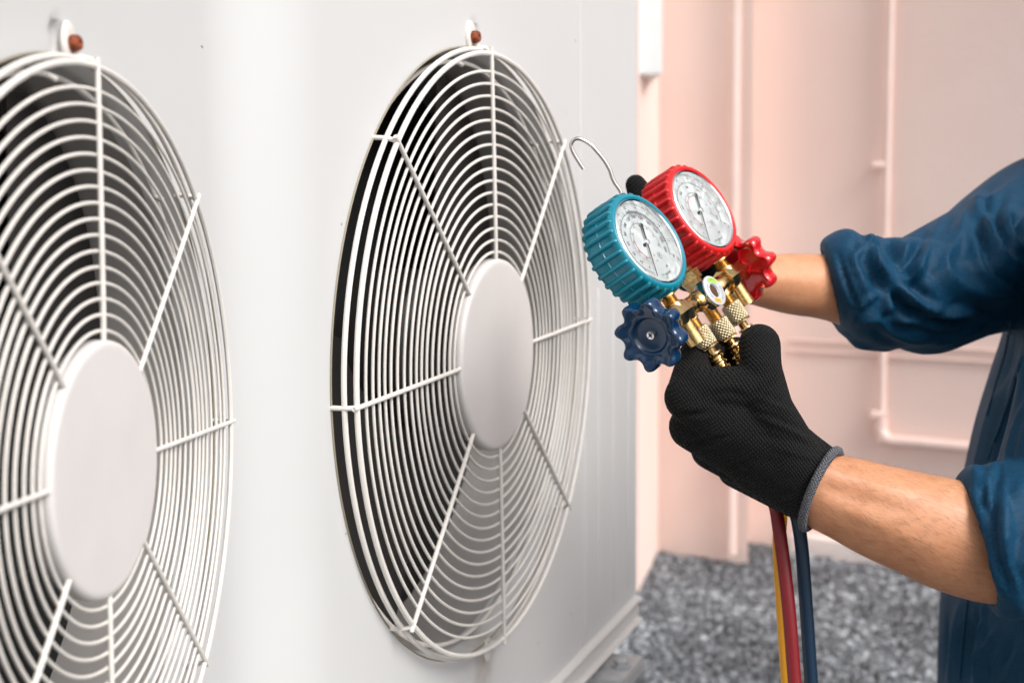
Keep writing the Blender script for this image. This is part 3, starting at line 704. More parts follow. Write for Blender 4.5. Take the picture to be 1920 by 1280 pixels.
    for (l0, l1, h0, h1) in ((0, .0275, .0006, .00018), (0, -.0075, .0007, .0006), (-.0075, -.0152, .0006, .0012)):
        ne.add([(l0*c-h0*s, l0*s+h0*c, zz), (l0*c+h0*s, l0*s-h0*c, zz), (l1*c+h1*s, l1*s-h1*c, zz), (l1*c-h1*s, l1*s+h1*c, zz)]+[(l0*c-h0*s, l0*s+h0*c, zz-.0003), (l0*c+h0*s, l0*s-h0*c, zz-.0003), (l1*c+h1*s, l1*s-h1*c, zz-.0003), (l1*c-h1*s, l1*s+h1*c, zz-.0003)], [(0, 1, 2, 3), (7, 6, 5, 4), (0, 4, 5, 1), (1, 5, 6, 2), (2, 6, 7, 3), (3, 7, 4, 0)])
    ne.build('needle', M['ink'], g, smooth=False, sharp=None)
    MB().add(*lathe([(.0021, -.0030), (.0021, -.0010), (.0012, -.0006), (0, -.0006)], 24)).build('needle_pin', M['chrome'], g)
    MB().add(*lathe([(.0013, 0), (.0013, .0008), (0, .0008)], 16)).xf(Matrix.Translation((-.0036, -.0010, -.0032))).build('zero_screw', M['ink'], g)
    # threaded stem going down to the bar
    st = MB(); RX = Matrix.Translation((0, 0, -.0125)) @ Matrix.Rotation(R(90), 4, 'X')   # local z -> -y
    pr = [(.0075, .036), (.0075, .0405), (.0055, .0412)]
    zc = .0412
    while zc < .0475: pr += [(.0056, zc), (.0049, zc+.0005)]; zc += .0010
    pr += [(.0052, .050)]
    st.add(*lathe(pr, 24)).xf(RX).build('threaded_stem', M['brass'], g)
    return g
gauge(-1, M['teal'], -118, True); gauge(1, M['red'], -122, False)
def RYx(): return Matrix.Rotation(R(90), 4, 'Y')       # local z -> +x
bar = MB()
bar.add(*lathe([(.0060, -.040), (.0072, -.0385), (.0072, -.022), (.0060, -.0205), (.0058, -.0155), (.0078, -.013), (.0078, .013), (.0058, .0155), (.0060, .0205), (.0072, .022), (.0072, .0385), (.0060, .040)], 32))
bar.xf(RYx()); body_m = bar
for sx in (-1, 1):   # T bosses for gauges and hose ports
    body_m.add([(x+sx*GG*.78, y, z) for x, y, z in []], [])
    t_ = MB().add(*lathe([(.0062, -.020), (.0062, .0), (.0068, .002), (.0068, .012), (.0062, .0135), (.0052, .0138)], 28)).xf(Matrix.Translation((sx*GG, -.0, .0018)) @ Matrix.Rotation(R(-90), 4, 'X') @ Matrix.Translation((0, 0, -.004)))
    body_m.add(t_.V, t_.F)
    b2 = MB().add(*lathe([(.0098, -.012), (.0105, -.010), (.0105, .010), (.0098, .012)], 8)).xf(Matrix.Translation((sx*.047, 0, 0)) @ RYx()); body_m.add(b2.V, b2.F)
for x in (-.0325, -.003, .0265):
    pr = [(.0060, -.004), (.0060, .0085), (.0050, .009)]; zc = .009
    while zc < (.0205 if x == -.003 else .0165): pr += [(.0054, zc), (.0046, zc+.0006)]; zc += .0012
    t_ = MB().add(*lathe(pr, 24)).xf(Matrix.Translation((x, 0, 0)) @ Matrix.Rotation(R(90), 4, 'X')); body_m.add(t_.V, t_.F)
# small schrader stub between the gauges
t_ = MB().add(*lathe([(.0065, 0), (.0065, .014), (.0085, .0145), (.0085, .022), (.0052, .023), (.0052, .025), (.0046, .0255), (.0052, .0262), (.0046, .027), (.0052, .0278), (.0046, .0285), (.004, .032)], 6)).xf(Matrix.Translation((0, .0, -.001)) @ Matrix.Rotation(R(-90), 4, 'X')); body_m.add(t_.V, t_.F)
body_m.build('manifold_body', M['brass'], man, sharp=40)
# sight glass
sg = MB().add(*lathe([(.0125, .001), (.0132, .0020), (.0132, .0088), (.0125, .0100)], 6)).build('sight_glass_nut', M['chrome'], man, sharp=40, smooth=False)
sgc = MB().add(*lathe([(.0095, -.004), (.0095, .001)], 24)).build('sight_glass_base', M['brass'], man)
rg = MB().add(*lathe([(.0120, .0096), (.0120, .0106), (.0113, .0110), (.0058, .0110), (.0054, .0104), (.0052, .0085)], 48, cap=False)).build('sight_glass_ring', M['white_ring'], man)
sub = MB(); arc(sub, .0068, .0102, 25, 100, .0113, 24); sub.build('label_arc', M['lbl_green'], rg, smooth=False, sharp=None)
sub = MB(); arc(sub, .0068, .0102, 215, 265, .0113, 20); sub.build('label_arc', M['lbl_orange'], rg, smooth=False, sharp=None)
tx = MB()
for i, ch in enumerate('DRY'): put(tx, ch, .0022, .0086*math.cos(R(78-15*i)), .0086*math.sin(R(78-15*i)), R(78-15*i-90), .0115)
for i, ch in enumerate('WET'): put(tx, ch, .0020, .0086*math.cos(R(228+12*i)), .0086*math.sin(R(228+12*i)), R(228+12*i+90), .0115)
for i, ch in enumerate('MOISTURE'): put(tx, ch, .0017, .0086*math.cos(R(200-10*i)), .0086*math.sin(R(200-10*i)), R(200-10*i-90), .0113)
for i, ch in enumerate('INDICATOR'): put(tx, ch, .0017, .0086*math.cos(R(280+10*i)), .0086*math.sin(R(280+10*i)), R(280+10*i+90), .0113)
tx.build('label_print', M['ink'], rg, smooth=False, sharp=None)
MB().add(*lathe([(.0053, .0088), (.0035, .0070), (.0028, .0050), (0, .0048)], 24)).build('sight_glass_window', M['brass'], man)
# valves and hand knobs
def knob(sx, m):
    hx = MB().add(*lathe([(.0060, -.006), (.0088, -.005), (.0092, -.004), (.0092, .008), (.0086, .009), (.0055, .0095), (.0048, .0105), (.0048, .024)], 6)).xf(Matrix.Translation((sx*.0605, 0, 0)) @ Matrix.Rotation(R(90*sx), 4, 'Y'))
    hx.build('valve_nut', M['brass'], man, sharp=40)
    kn = empty('valve_knob', parent=man); kn.matrix_local = Matrix.Translation((-.0815 if sx < 0 else .0705, 0, 0)) @ Matrix.Rotation(R(90*sx), 4, 'Y') @ Matrix.Rotation(R(10), 4, 'Z') @ Matrix.Scale(1.08 if sx < 0 else 1.12, 4)
    kn['label'] = 'navy blue valve knob' if sx < 0 else 'red valve knob'
    V = []; Fc = []; N = 160
    # (base radius, lobe weight, z): inner face up over the scalloped rim to the dished outer face
    pr = [(.0070, 0, -.005), (.0080, 0, .0005), (.0155, 0, .0012), (.0168, .2, .0006), (.0182, .8, -.0012), (.0196, 1, -.0022), (.0212, 1, -.0010), (.0218, 1, .0020), (.0218, 1, .0070), (.0212, 1, .0094), (.0198, 1, .0104), (.0180, .9, .0098), (.0160, .5, .0084), (.0140, .15, .0076), (.0126, 0, .0078), (.0120, 0, .0072), (.0112, 0, .0048), (.0100, 0, .0042), (.0045, 0, .0042), (0, 0, .0042)]
    for r, w_, z in pr:
        for k in range(N):
            a = 2*math.pi*k/N; q_ = (math.cos(8*a)); lobe = (math.copysign(abs(q_)**.75, q_))*.0024*w_
            zz = z+(.0016*w_*max(0, math.cos(8*a)) if z > .005 else 0)
            rr_ = r+lobe; V.append((rr_*math.cos(a), rr_*math.sin(a), zz))
    for i in range(len(pr)-1):
        for k in range(N): l = (k+1) % N; Fc.append((i*N+k, i*N+l, (i+1)*N+l, (i+1)*N+k))
    MB().add(V, Fc).build('knob_body', m, kn, sharp=60)
    # finger ribs on the outer face
    MB().add(*lathe([(.0030, .0040), (.0031, .0058), (.0026, .0066), (.0010, .0067), (0, .0060)], 24)).build('knob_screw', M['chrome'], kn)
    cr_ = MB(); cr_.add(*boxv(-.0018, .0018, -.0003, .0003, .0064, .0069)); cr_.add(*boxv(-.0003, .0003, -.0018, .0018, .00641, .00691)); cr_.build('screw_cross', M['ink'], kn, smooth=False, sharp=None)
    for k in range(4):
        rb = MB().add(*boxv(.0068, .0150, -.0006, .0006, -.0030, .0012)).xf(Matrix.Rotation(R(90*k+20), 4, 'Z')); rb.build('knob_rib', m, kn, smooth=False, sharp=None)
knob(-1, M['navy_knob']); knob(1, M['red_knob'])
# hanging hook (bent rod), in world coordinates
MI = MM.inverted()
hk = [(1174, 385), (1164, 360), (1154, 345), (1148, 333), (1143, 318), (1133, 301), (1121, 286), (1109, 273), (1095, 264), (1083, 260), (1074, 264), (1071, 274), (1076, 288), (1085, 303), (1094, 317)]
hp = [at(x, y, .968) for x, y in hk]; hp = [Tm+ay*.0+az*-.004, Tm+ay*.03-az*.012, ]+[*hp]
sm = smoothpts(hp, 90); MB().add(*tube([Vector(p) for p in sm], .00145, 12)).xf(MI).build('hanging_hook', M['steel'], man)

# ------------------------------------------------------------------ hoses
def hose(x, m, px_path, name_label, dy=0.):
    h = empty('refrigerant_hose', Tm+ax*x-ay*.035); tag(h, name_label, 'hose')
    HI = Matrix.Translation(-h.location)
    L2W = Matrix.Translation(Tm+ax*x) @ Matrix(((ax.x, az.x, -ay.x, 0), (ax.y, az.y, -ay.y, 0), (ax.z, az.z, -ay.z, 0), (0, 0, 0, 1)))
    # knurled nut as real diamond relief
    V = []; Fc = []; N, K = 144, 56; z0, z1 = .0155+dy, .0305+dy
    for i in range(K+1):
        z = z0+(z1-z0)*i/K
        for k in range(N):
            a = 2*math.pi*k/N; s = (z-z0)/.00145*math.pi
            d = (abs(math.sin(9*a+s/2))*abs(math.sin(9*a-s/2))); edge = min(1, min(i, K-i)/2.5)
            r = .0074-(1-edge)*.0006+.00100*(d-.4)*edge; V.append((r*math.cos(a), r*math.sin(a), z))
    for i in range(K):
        for k in range(N): l = (k+1) % N; Fc.append((i*N+k, i*N+l, (i+1)*N+l, (i+1)*N+k))
    Fc.append(tuple(range(N))[::-1]); Fc.append(tuple(K*N+k for k in range(N)))
    MB().add(V, Fc).xf(HI @ L2W).build('knurled_nut', M['brass_dull'], h, sharp=80)
    pr = [(.0072, .0307), (.0076, .0313), (.0076, .0320), (.0048, .0323), (.0034, .0330), (.0034, .0365), (.0058, .0368), (.0061, .0378), (.0058, .0386), (.0046, .0388)]
    zc = .0390
    while zc < .066: pr += [(.0048, zc), (.0060, zc+.0010), (.0061, zc+.0026), (.0046, zc+.0038)]; zc += .0046
    pr = [(r, z+dy) for r, z in pr]
    MB().add(*lathe(pr, 12)).xf(HI @ L2W).build('crimp_ferrule', M['brass'], h, sharp=30)
    pts = [Tm+ax*x-ay*.060, Tm+ax*x-ay*.075]+[at(*p) for p in px_path]
    end = pts[-1]
    dv = (pts[-1]-pts[-2]); pts += [end+dv, end+dv*2, end+dv*3.2+Vector((0, 0, 0)), Vector((end.x+.06, end.y, .45)), Vector((end.x+.07, end.y+.02, .18)), Vector((end.x+.15, end.y+.08, .012)), Vector((end.x+.5, end.y+.12+x*4, .008)), Vector((end.x+.8, end.y+.5+x*4, .008))]
    MB().add(*tube([Vector(p) for p in smoothpts(pts, 140)], .0051, 16)).xf(HI).build('hose_tube', m, h)
hose(-.0325, M['hose_b'], [(1420, 800, .955), (1480, 930, .958), (1500, 1000, .955), (1511, 1130, .95), (1521, 1280, .945)], 'dark blue hose hanging below the gloved fist, rightmost')
hose(-.003, M['hose_r'], [(1405, 830, .965), (1448, 930, .962), (1462, 1000, .955), (1478, 1130, .94), (1490, 1280, .93)], 'dark red hose hanging below the gloved fist, in the middle', .004)
hose(.0265, M['hose_y'], [(1425, 800, .98), (1462, 930, .98), (1461, 1020, .972), (1467, 1130, .962), (1477, 1280, .955)], 'yellow hose half hidden behind the red one below the fist')

# ------------------------------------------------------------------ person
person = empty('person', (.55, 1.2, 0)); tag(person, 'person in blue work shirt with rolled sleeves and black gloves holding the gauges', 'person')
PI_ = Matrix.Translation(-person.location)
def pbuild(mb, name, m, voxel, sm=6, label=None):
    mb.xf(PI_); return remesh(mb, name, m, person, voxel, sm, label)
# skin: one continuous body (mostly under the clothes)
bd = MB()
bd.add(*loft_px([(1470, 880, .925, 60, .019), (1510, 900, .925, 68, .023), (1546, 920, .925, 75, .026), (1590, 936, .925, 82, .029), (1647, 958, .923, 91, .034), (1706, 978, .922, 98, .038), (1772, 1000, .92, 107, .040), (1850, 1024, .918, 108, .036), (1930, 1040, .918, 100, .036)], 6, 48))
bd.add(*loft_px([(1300, 500, 1.045, 55, .017), (1370, 513, 1.06, 48, .020), (1420, 524, 1.07, 49, .022), (1480, 532, 1.085, 57, .025), (1550, 538, 1.10, 62, .028), (1640, 550, 1.12, 75, .033), (1740, 550, 1.14, 78, .036)], 6, 40))
S_near = Vector((.66, 1.00, 1.30)); S_far = Vector((.66, 1.38, 1.30))
E_near = at(1925, 1040, .918); E_far = at(1740, 550, 1.15)
bd.add(*capsule(E_near, S_near, .036, .046)); bd.add(*capsule(E_far, S_far, .034, .046))
bd.add(*capsule(Vector((.66, 1.04, 1.29)), Vector((.66, 1.35, 1.29)), .05, .05)); bd.add(*capsule(Vector((.56, 1.19, .88)), Vector((.62, 1.19, 1.22)), .11, .10))
bd.add(*capsule(Vector((0.700, 1.195, 1.33)), Vector((0.675, 1.195, 1.44)), .058, .055))
bd.add(*capsule(Vector((0.675, 1.195, 1.50)), Vector((0.650, 1.195, 1.58)), .072, .088)); bd.add(*capsule(Vector((0.630, 1.195, 1.485)), Vector((0.600, 1.195, 1.475)), .05, .035))
bd.add(*capsule(Vector((0.577, 1.195, 1.545)), Vector((0.558, 1.195, 1.520)), .008, .013))
for s in (-1, 1): bd.add(*capsule(Vector((0.680, 1.195+s*.088, 1.545)), Vector((0.682, 1.195+s*.09, 1.52)), .014, .010))
body_o = pbuild(bd, 'body', M['skin'], .0034, 5)
folds(body_o, [([(1540, 880), (1620, 905), (1720, 925)], 16, .0016), ([(1535, 905), (1600, 930), (1700, 960)], 9, -.0010), ([(1560, 950), (1650, 985), (1760, 1030)], 20, .0014), ([(1540, 935), (1610, 965), (1680, 985)], 8, .0009), ([(1430, 520), (1480, 525), (1540, 535)], 14, .001)], off=person.location)
# eyes, mouth line, hair
for s in (-1, 1): MB().add(*capsule(Vector((0.579, 1.195+s*.032, 1.553)), Vector((0.579, 1.195+s*.034, 1.553)), .0105, .0105, 12, 4)).xf(PI_).build('eye', M['ink'], person)
hr = MB().add(*capsule(Vector((0.690, 1.195, 1.575)), Vector((0.675, 1.195, 1.605)), .092, .088)).add(*capsule(Vector((0.715, 1.195, 1.50)), Vector((0.710, 1.195, 1.57)), .068, .085))
pbuild(hr, 'hair', M['hair'], .006, 3)
# trousers and shoes
tr = MB()
for s in (-1, 1):
    tr.add(*capsule(Vector((.58, 1.19+s*.09, .82)), Vector((.60, 1.19+s*.12, .48)), .105, .075)); tr.add(*capsule(Vector((.60, 1.19+s*.12, .48)), Vector((.62, 1.19+s*.13, .10)), .075, .055))
tr.add(*capsule(Vector((.58, 1.12, .86)), Vector((.58, 1.26, .86)), .125, .125)); pbuild(tr, 'trousers', M['trouser'], .007, 4)
for s in (-1, 1): pbuild(MB().add(*capsule(Vector((.65, 1.19+s*.13, .045)), Vector((.45, 1.19+s*.14, .035)), .045, .035)), 'shoe', M['ink'], .006, 2)

# arm hair on both visible forearms
def arm_hair():
    me = body_o.data; co = get_co(me)+np.array(person.location); no = get_no(me); Q = pix_np(co)
    vis = ((co-np.array([0, 0, H]))*no).sum(1) < .12
    near = (co[:, 1] < .97) & (Q[:, 0] > 1515) & (Q[:, 0] < 1860) & (Q[:, 1] > 830) & vis
    far = (co[:, 1] > 1.0) & (Q[:, 0] > 1400) & (Q[:, 0] < 1560) & (Q[:, 1] > 440) & (Q[:, 1] < 640) & vis
    V = []; Fc = []
    for msk, n, ln, dirp in ((near, 4200, .0075, Vector((.75, .05, -.45))), (far, 500, .006, Vector((-.6, 0, -.6)))):
        idx = np.nonzero(msk)[0]
        if len(idx) == 0: continue
        for i in rng.choice(idx, n):
            p = Vector(co[i])+Vector(rng.normal(0, .0012, 3)); nr = Vector(no[i]); t = (-dirp+Vector(rng.normal(0, .22, 3))); t = (t-nr*t.dot(nr)).normalized()
            l = ln*rng.uniform(.6, 1.2); side = t.cross(nr)*.00003
            a = p; b = p+t*l*.5+nr*l*.16; c = p+t*l+nr*l*.20
            k = len(V); V += [a-side, a+side, b-side, b+side, c]; Fc += [(k, k+1, k+3, k+2), (k+2, k+3, k+4)]
    MB().add([v-person.location for v in V], Fc).build('arm_hair', M['hair'], person, sharp=None)['kind'] = 'stuff'
arm_hair()

# near glove
def C_(a, b, ra, rb): return capsule(at(*a), at(*b), ra, rb)
gl = MB()
gl.add(*C_((1475, 870, .920), (1290, 745, .918), .024, .0172)); gl.add(*C_((1478, 893, .928), (1297, 800, .930), .022, .0168))
gl.add(*C_((1488, 912, .935), (1332, 843, .942), .020, .0146)); gl.add(*C_((1495, 925, .938), (1378, 882, .950), .0185, .0128))
gl.add(*C_((1480, 855, .915), (1443, 765, .908), .0225, .0165)); gl.add(*C_((1443, 765, .908), (1428, 690, .915), .0165, .0143)); gl.add(*C_((1428, 690, .915), (1424, 646, .925), .0143, .0152))
gl.add(*C_((1312, 728, .918), (1425, 728, .912), .0160, .0158)); gl.add(*C_((1318, 678, .985), (1412, 690, .985), .0150, .0145)); gl.add(*C_((1360, 790, .918), (1460, 830, .914), .022, .021))
gl.add(*C_((1290, 745, .918), (1303, 668, .940), .0165, .0125)); gl.add(*C_((1303, 668, .940), (1345, 655, .968), .0122, .0105)); gl.add(*C_((1345, 655, .968), (1395, 655, .968), .0105, .0095))
gl.add(*C_((1297, 800, .930), (1295, 765, .962), .0160, .0125)); gl.add(*C_((1295, 765, .962), (1340, 728, .990), .0120, .0105)); gl.add(*C_((1340, 728, .990), (1392, 735, .986), .0105, .0095))
gl.add(*C_((1332, 843, .942), (1322, 812, .978), .0143, .0118)); gl.add(*C_((1322, 812, .978), (1365, 782, 1.0), .0118, .0100)); gl.add(*C_((1365, 782, 1.0), (1412, 792, .988), .0100, .0090))
gl.add(*C_((1378, 882, .950), (1368, 862, .982), .0125, .0108)); gl.add(*C_((1368, 862, .982), (1400, 842, .998), .0108, .0092)); gl.add(*C_((1400, 842, .998), (1438, 846, .988), .0092, .0085))
gl.add(*loft_px([(1430, 838, .925, 88, .020), (1470, 868, .925, 82, .022), (1505, 892, .925, 79, .0245), (1532, 910, .925, 78, .029), (1560, 924, .925, 82, .031), (1580, 933, .925, 84, .032)], 6, 40))
glove = pbuild(gl, 'work_glove', M['glove'], .0016, 14, 'black knitted work glove on the nearer hand')
cA, cB = at(1571, 845, .922), at(1508, 989, .922); mid = (cA+cB)/2; hv = (cA-cB)/2; axv = (at(1600, 940, .924)-at(1500, 895, .925)).normalized()
pn = hv.cross(c_fwd*.028+axv*.0135).normalized()
if pn.dot(axv) < 0: pn = -pn
bmm = bmesh.new(); bmm.from_mesh(glove.data)
bmesh.ops.bisect_plane(bmm, geom=bmm.verts[:]+bmm.edges[:]+bmm.faces[:], plane_co=mid-person.location, plane_no=pn, clear_outer=True); bmm.to_mesh(glove.data); bmm.free()
# folds at the wrist and thumb
folds(glove, [([(1420, 745), (1455, 760), (1490, 775)], 5, .0012), ([(1410, 770), (1450, 780), (1488, 800)], 5, -.0012), ([(1440, 790), (1480, 805), (1510, 822)], 5, .0018), ([(1248, 778), (1290, 776), (1340, 772)], 5, -.0022), ([(1275, 838), (1320, 828), (1370, 815)], 5, -.002), ([(1340, 895), (1375, 875), (1420, 858)], 5, -.0016), ([(1455, 690), (1440, 720), (1415, 740)], 5, -.0018), ([(1400, 745), (1370, 735), (1330, 742)], 6, -.0016), ([(1430, 815), (1480, 825), (1530, 840)], 6, -.0012), ([(1445, 835), (1490, 850), (1540, 862)], 5, .001)], off=person.location)
# grey rolled cuff band
cuffpts = []
cA, cB = at(1571, 845, .922), at(1508, 989, .922); mid = (cA+cB)/2; hv = (cA-cB)/2; axv = (at(1600, 940, .924)-at(1500, 895, .925)).normalized()
back_v = c_fwd*.028
for k in range(72):
    a = 2*math.pi*k/72; ca, sa = math.cos(a), math.sin(a)
    cuffpts.append(mid+hv*ca*1.0+back_v*sa+axv*(.0135*sa)+axv*.0)
cf = []
for p in cuffpts: cf.append(p)
cb = MB().add(*tube(cf, .0031, 14, True)); cbo = cb.xf(PI_).build('glove_cuff', M['cuffband'], person)
# stitching ticks wrapped round the cuff
stt = MB()
for k in range(150):
    i = k/150*72; p = Vector(crom(np.array([tuple(q_) for q_ in cf+cf[:3]]), i)); p2 = Vector(crom(np.array([tuple(q_) for q_ in cf+cf[:3]]), i+.2)); t = (p2-p).normalized(); x, y, _ = frame_for(t)
    stt.add(*tube([p+(x*math.cos(R(b_))+y*math.sin(R(b_)))*.0031+t*(.0006*b_/360) for b_ in range(0, 360, 45)], .00045, 4, True))
so = stt.xf(PI_).build('cuff_stitching', M['cuffband'], person, sharp=None); so['kind'] = 'stuff'
# far glove
fg = MB()
fg.add(*C_((1358, 505, 1.062), (1300, 480, 1.055), .021, .024)); fg.add(*C_((1320, 470, 1.055), (1245, 420, 1.055), .022, .017))
fg.add(*C_((1245, 420, 1.055), (1205, 372, 1.06), .0135, .0115)); fg.add(*C_((1205, 372, 1.06), (1192, 347, 1.06), .0112, .0088))
fg.add(*C_((1270, 470, 1.045), (1215, 430, 1.03), .014, .011)); fg.add(*C_((1280, 500, 1.045), (1290, 520, 1.00), .013, .011)); fg.add(*C_((1310, 510, 1.045), (1345, 515, 1.02), .013, .010)); fg.add(*C_((1290, 520, 1.045), (1265, 500, 1.01), .012, .010))
pbuild(fg, 'work_glove', M['glove'], .002, 6, 'black work glove on the far hand behind the gauges')

# shirt: torso, near sleeve, far sleeve
sh = MB()
def torso_ring(z, xl, rx, ry, yc=1.19): return (xl+rx, yc, z, rx, ry)
rings = []
def Xat(px, z): # silhouette x on the plane Y=1.19
    return (px-960)/F*1.19
for z, px, rx, ry in ((.72, 1762, .15, .19), (.80, 1752, .15, .195), (.87, 1752, .15, .195), (.91, 1756, .15, .195), (.955, 1772, .145, .195), (1.06, 1810, .14, .195), (1.12, 1846, .135, .2), (1.165, 1874, .13, .2), (1.22, 1893, .125, .2), (1.28, 1925, .115, .19), (1.33, 1985, .09, .16), (1.375, 2040, .06, .09)):
    xl = Xat(px, z)+.032; rings.append((xl+rx, 1.19, z, rx, ry))
V = []; Fc = []; N = 64; sub = 5; RA = np.array(rings); n = (len(RA)-1)*sub+1
for i in range(n):
    s = crom(RA, i/sub)
    for k in range(N):
        a = 2*math.pi*k/N; ca, sa = math.cos(a), math.sin(a); e = 2/2.3
        V.append((s[0]+s[3]*math.copysign(abs(ca)**e, ca), s[1]+s[4]*math.copysign(abs(sa)**e, sa), s[2]))
for i in range(n-1):
    for k in range(N): l = (k+1) % N; Fc.append((i*N+k, i*N+l, (i+1)*N+l, (i+1)*N+k))
Fc.append(tuple(range(N))[::-1]); Fc.append(tuple((n-1)*N+k for k in range(N))); sh.add(V, Fc)
def lip(px, py, d, half, depth, tdir, r):
    t = tdir.normalized(); a = t.cross(c_fwd).normalized(); b_ = t.cross(a).normalized(); c = at(px, py, d)
    return tube([c+a*(half*d/F)*math.cos(q_)+b_*depth*math.sin(q_) for q_ in [2*math.pi*k/60 for k in range(60)]], r, 10, True)
# near sleeve with rolled cuff
sh.add(*capsule(at(2000, 990, .92), S_near, .058, .078)); sh.add(*capsule(E_far, S_far, .055, .08)); sh.add(*capsule(S_near, S_far, .085, .085))
sh.add(*loft_px([(1840, 1026, .918, 116, .050), (1852, 1021, .918, 127, .056), (1874, 1013, .918, 138, .061), (1902, 1006, .918, 148, .064), (1930, 1010, .918, 150, .064), (1985, 995, .92, 158, .066), (2035, 930, .93, 170, .07), (2080, 800, .95, 175, .075), (2130, 600, .98, 180, .08), (2160, 420, 1.02, 170, .08), (2180, 330, 1.08, 130, .07)], 8, 48))
# far sleeve
sh.add(*loft_px([(1594, 535, 1.112, 72, .044), (1606, 538, 1.112, 88, .052), (1626, 545, 1.114, 97, .052), (1650, 549, 1.118, 104, .054), (1700, 549, 1.13, 104, .056), (1760, 545, 1.16, 102, .058), (1840, 530, 1.20, 100, .06), (1930, 500, 1.25, 110, .06)], 8, 48))
sh.add(*loft_px([(1748, 560, 1.145, 52, .04), (1778, 538, 1.15, 82, .058), (1835, 498, 1.18, 106, .066), (1905, 458, 1.24, 128, .073), (1980, 425, 1.30, 142, .08), (2060, 400, 1.36, 120, .08)], 8, 48))
sh.add(*capsule(at(1582, 474, 1.10), at(1640, 468, 1.105), .0125, .013)); sh.add(*capsule(at(1588, 485, 1.075), at(1640, 500, 1.075), .012, .014))
tf = c_right+c_up*.24-c_fwd*.20
for (x_, y_, h_, d_, r_) in ((1564, 529, 71, .043, .0050), (1571, 530, 74, .045, .0075), (1583, 532, 79, .047, .0090), (1596, 534, 84, .049, .0105), (1608, 535, 87, .049, .0110)): sh.add(*lip(x_, y_, 1.111, h_, d_, tf, r_))
tn = c_right*.97+c_up*.25-c_fwd*.15
for (x_, y_, h_, d_, r_) in ((1841, 1022, 119, .049, .0055), (1848, 1020, 124, .051, .0080), (1862, 1015, 130, .054, .0085)): sh.add(*lip(x_, y_, .918, h_, d_, tn, r_))
sh.add(*C_((1625, 620, 1.12), (1660, 636, 1.13), .018, .012))
shirt = pbuild(sh, 'work_shirt', M['fabric'], .0029, 8)
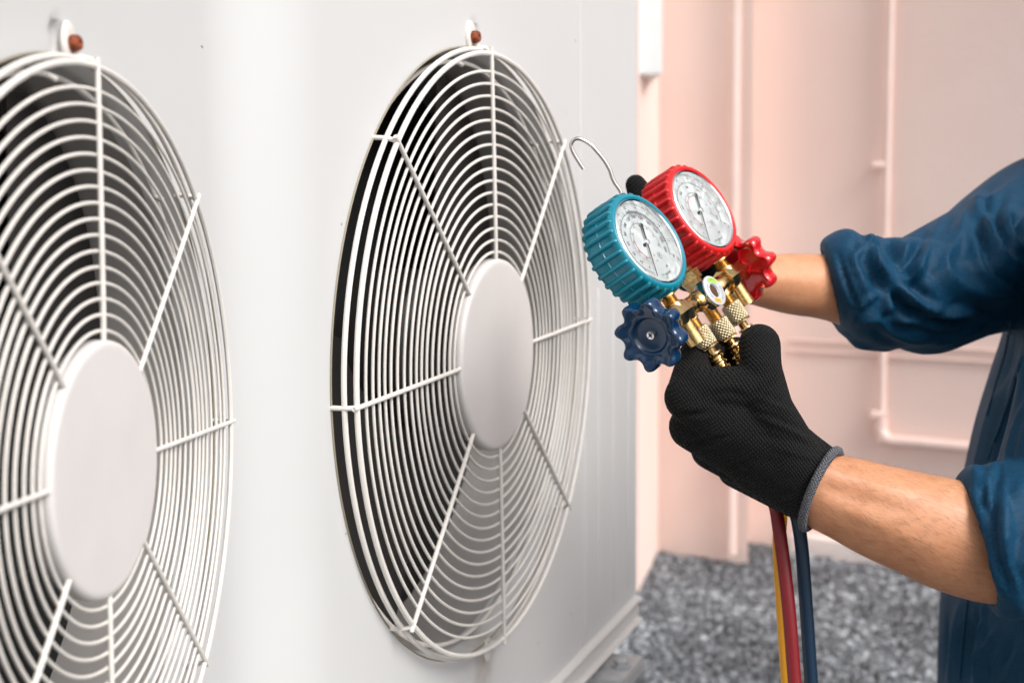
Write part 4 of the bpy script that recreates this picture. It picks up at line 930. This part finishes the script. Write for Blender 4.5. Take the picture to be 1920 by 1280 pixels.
fl = [
 ([(1570, 470), (1585, 520), (1612, 590)], 5, -.006), ([(1590, 458), (1606, 500), (1632, 560)], 6, .006), ([(1870, 895), (1862, 960), (1872, 1040), (1895, 1120)], 6, -.006), ([(1885, 890), (1880, 960), (1892, 1050), (1915, 1120)], 8, .005),
 ([(1700, 610), (1760, 625), (1830, 615)], 6, -.006), ([(1790, 420), (1760, 460), (1745, 500)], 7, .007), ([(1870, 400), (1875, 440), (1900, 490)], 5, -.007), ([(1680, 560), (1740, 590), (1800, 570)], 5, -.006),
 ([(1912, 760), (1890, 830), (1880, 880)], 5, .005), ([(1845, 1130), (1838, 1200), (1842, 1280)], 5, .006), ([(1775, 1150), (1772, 1210), (1768, 1275)], 5, -.005),
 # far sleeve
 ([(1640, 438), (1612, 470), (1608, 482)], 8, .010), ([(1622, 445), (1640, 480), (1668, 560), (1650, 590)], 9, .010), ([(1650, 440), (1700, 510), (1740, 560)], 10, -.012), ([(1733, 442), (1715, 475), (1697, 503)], 8, -.014),
 ([(1630, 470), (1672, 530), (1740, 580), (1830, 590)], 9, .011), ([(1640, 500), (1690, 570), (1760, 600), (1860, 590)], 10, -.009), ([(1655, 600), (1720, 598), (1800, 590), (1870, 600)], 7, .007), ([(1597, 600), (1620, 570), (1648, 552)], 6, .006),
 ([(1915, 330), (1870, 370), (1835, 380), (1850, 420), (1880, 470), (1918, 500)], 10, .011), ([(1905, 365), (1885, 400), (1900, 450), (1920, 470)], 9, .010), ([(1850, 350), (1815, 390), (1800, 440), (1770, 480), (1780, 520), (1830, 550), (1900, 560)], 13, .009), ([(1925, 400), (1905, 420), (1912, 450)], 8, -.010), ([(1770, 400), (1740, 470), (1710, 520), (1690, 500)], 9, .008),
 ([(1600, 610), (1640, 600), (1670, 620), (1720, 640), (1790, 640)], 9, .007), ([(1860, 350), (1840, 420), (1860, 500), (1915, 540)], 8, -.009),
 # torso
 ([(1925, 650), (1905, 720), (1880, 800), (1862, 870), (1850, 905)], 7, .007), ([(1905, 620), (1885, 700), (1868, 740)], 10, -.006), ([(1890, 700), (1860, 760), (1835, 850), (1825, 890)], 10, .006), ([(1800, 1130), (1795, 1190), (1780, 1280)], 9, .009), ([(1840, 1150), (1815, 1200), (1812, 1280)], 9, -.008), ([(1870, 1180), (1840, 1230), (1830, 1290)], 9, .008), ([(1900, 1200), (1870, 1260)], 9, -.006),
 # near sleeve
 ([(1830, 925), (1838, 960), (1846, 1030), (1870, 1110)], 8, .005), ([(1845, 905), (1838, 935), (1852, 965)], 7, -.006), ([(1925, 900), (1890, 950), (1895, 1020), (1925, 1080)], 22, .006), ([(1925, 960), (1905, 1040), (1890, 1120)], 18, -.005), ([(1860, 1000), (1880, 1090), (1920, 1150)], 14, .005),
]
folds_o = shirt
folds(shirt, fl, off=person.location, gain=.85)
me = shirt.data
def relax(o, it):
    md = o.modifiers.new('s', 'SMOOTH'); md.factor = .5; md.iterations = it
    m2 = bpy.data.meshes.new_from_object(o.evaluated_get(bpy.context.evaluated_depsgraph_get())); o.modifiers.clear(); o.data = m2; m2.name = o.name
relax(shirt, 2); me = shirt.data
# cuff hem and placket stitching lines laid on the cloth
bv = BVHTree.FromPolygons([Vector(v.co)+person.location for v in me.vertices], [tuple(p.vertices) for p in me.polygons])
def seam(pts, r=.0008):
    out = []
    for p in smoothpts([(*p, 0) for p in pts], 26):
        v = (c_right*((p[0]-960)/F)+c_up*((640-p[1])/F)+c_fwd).normalized(); h = bv.ray_cast(Vector((0, 0, H)), v)
        if h[0]: out.append(h[0]+h[1]*.0002)
    if len(out) > 3: MB().add(*tube(out, r, 6)).xf(PI_).build('shirt_seam', M['fabric'], person)
seam([(1600, 600), (1608, 585), (1622, 568), (1646, 553)], .0010); seam([(1918, 668), (1898, 735), (1875, 800), (1852, 862)], .0013); seam([(1895, 600), (1885, 660), (1866, 725), (1850, 780)], .0010)
seam([(1816, 1120), (1806, 1200), (1800, 1275)], .0012)
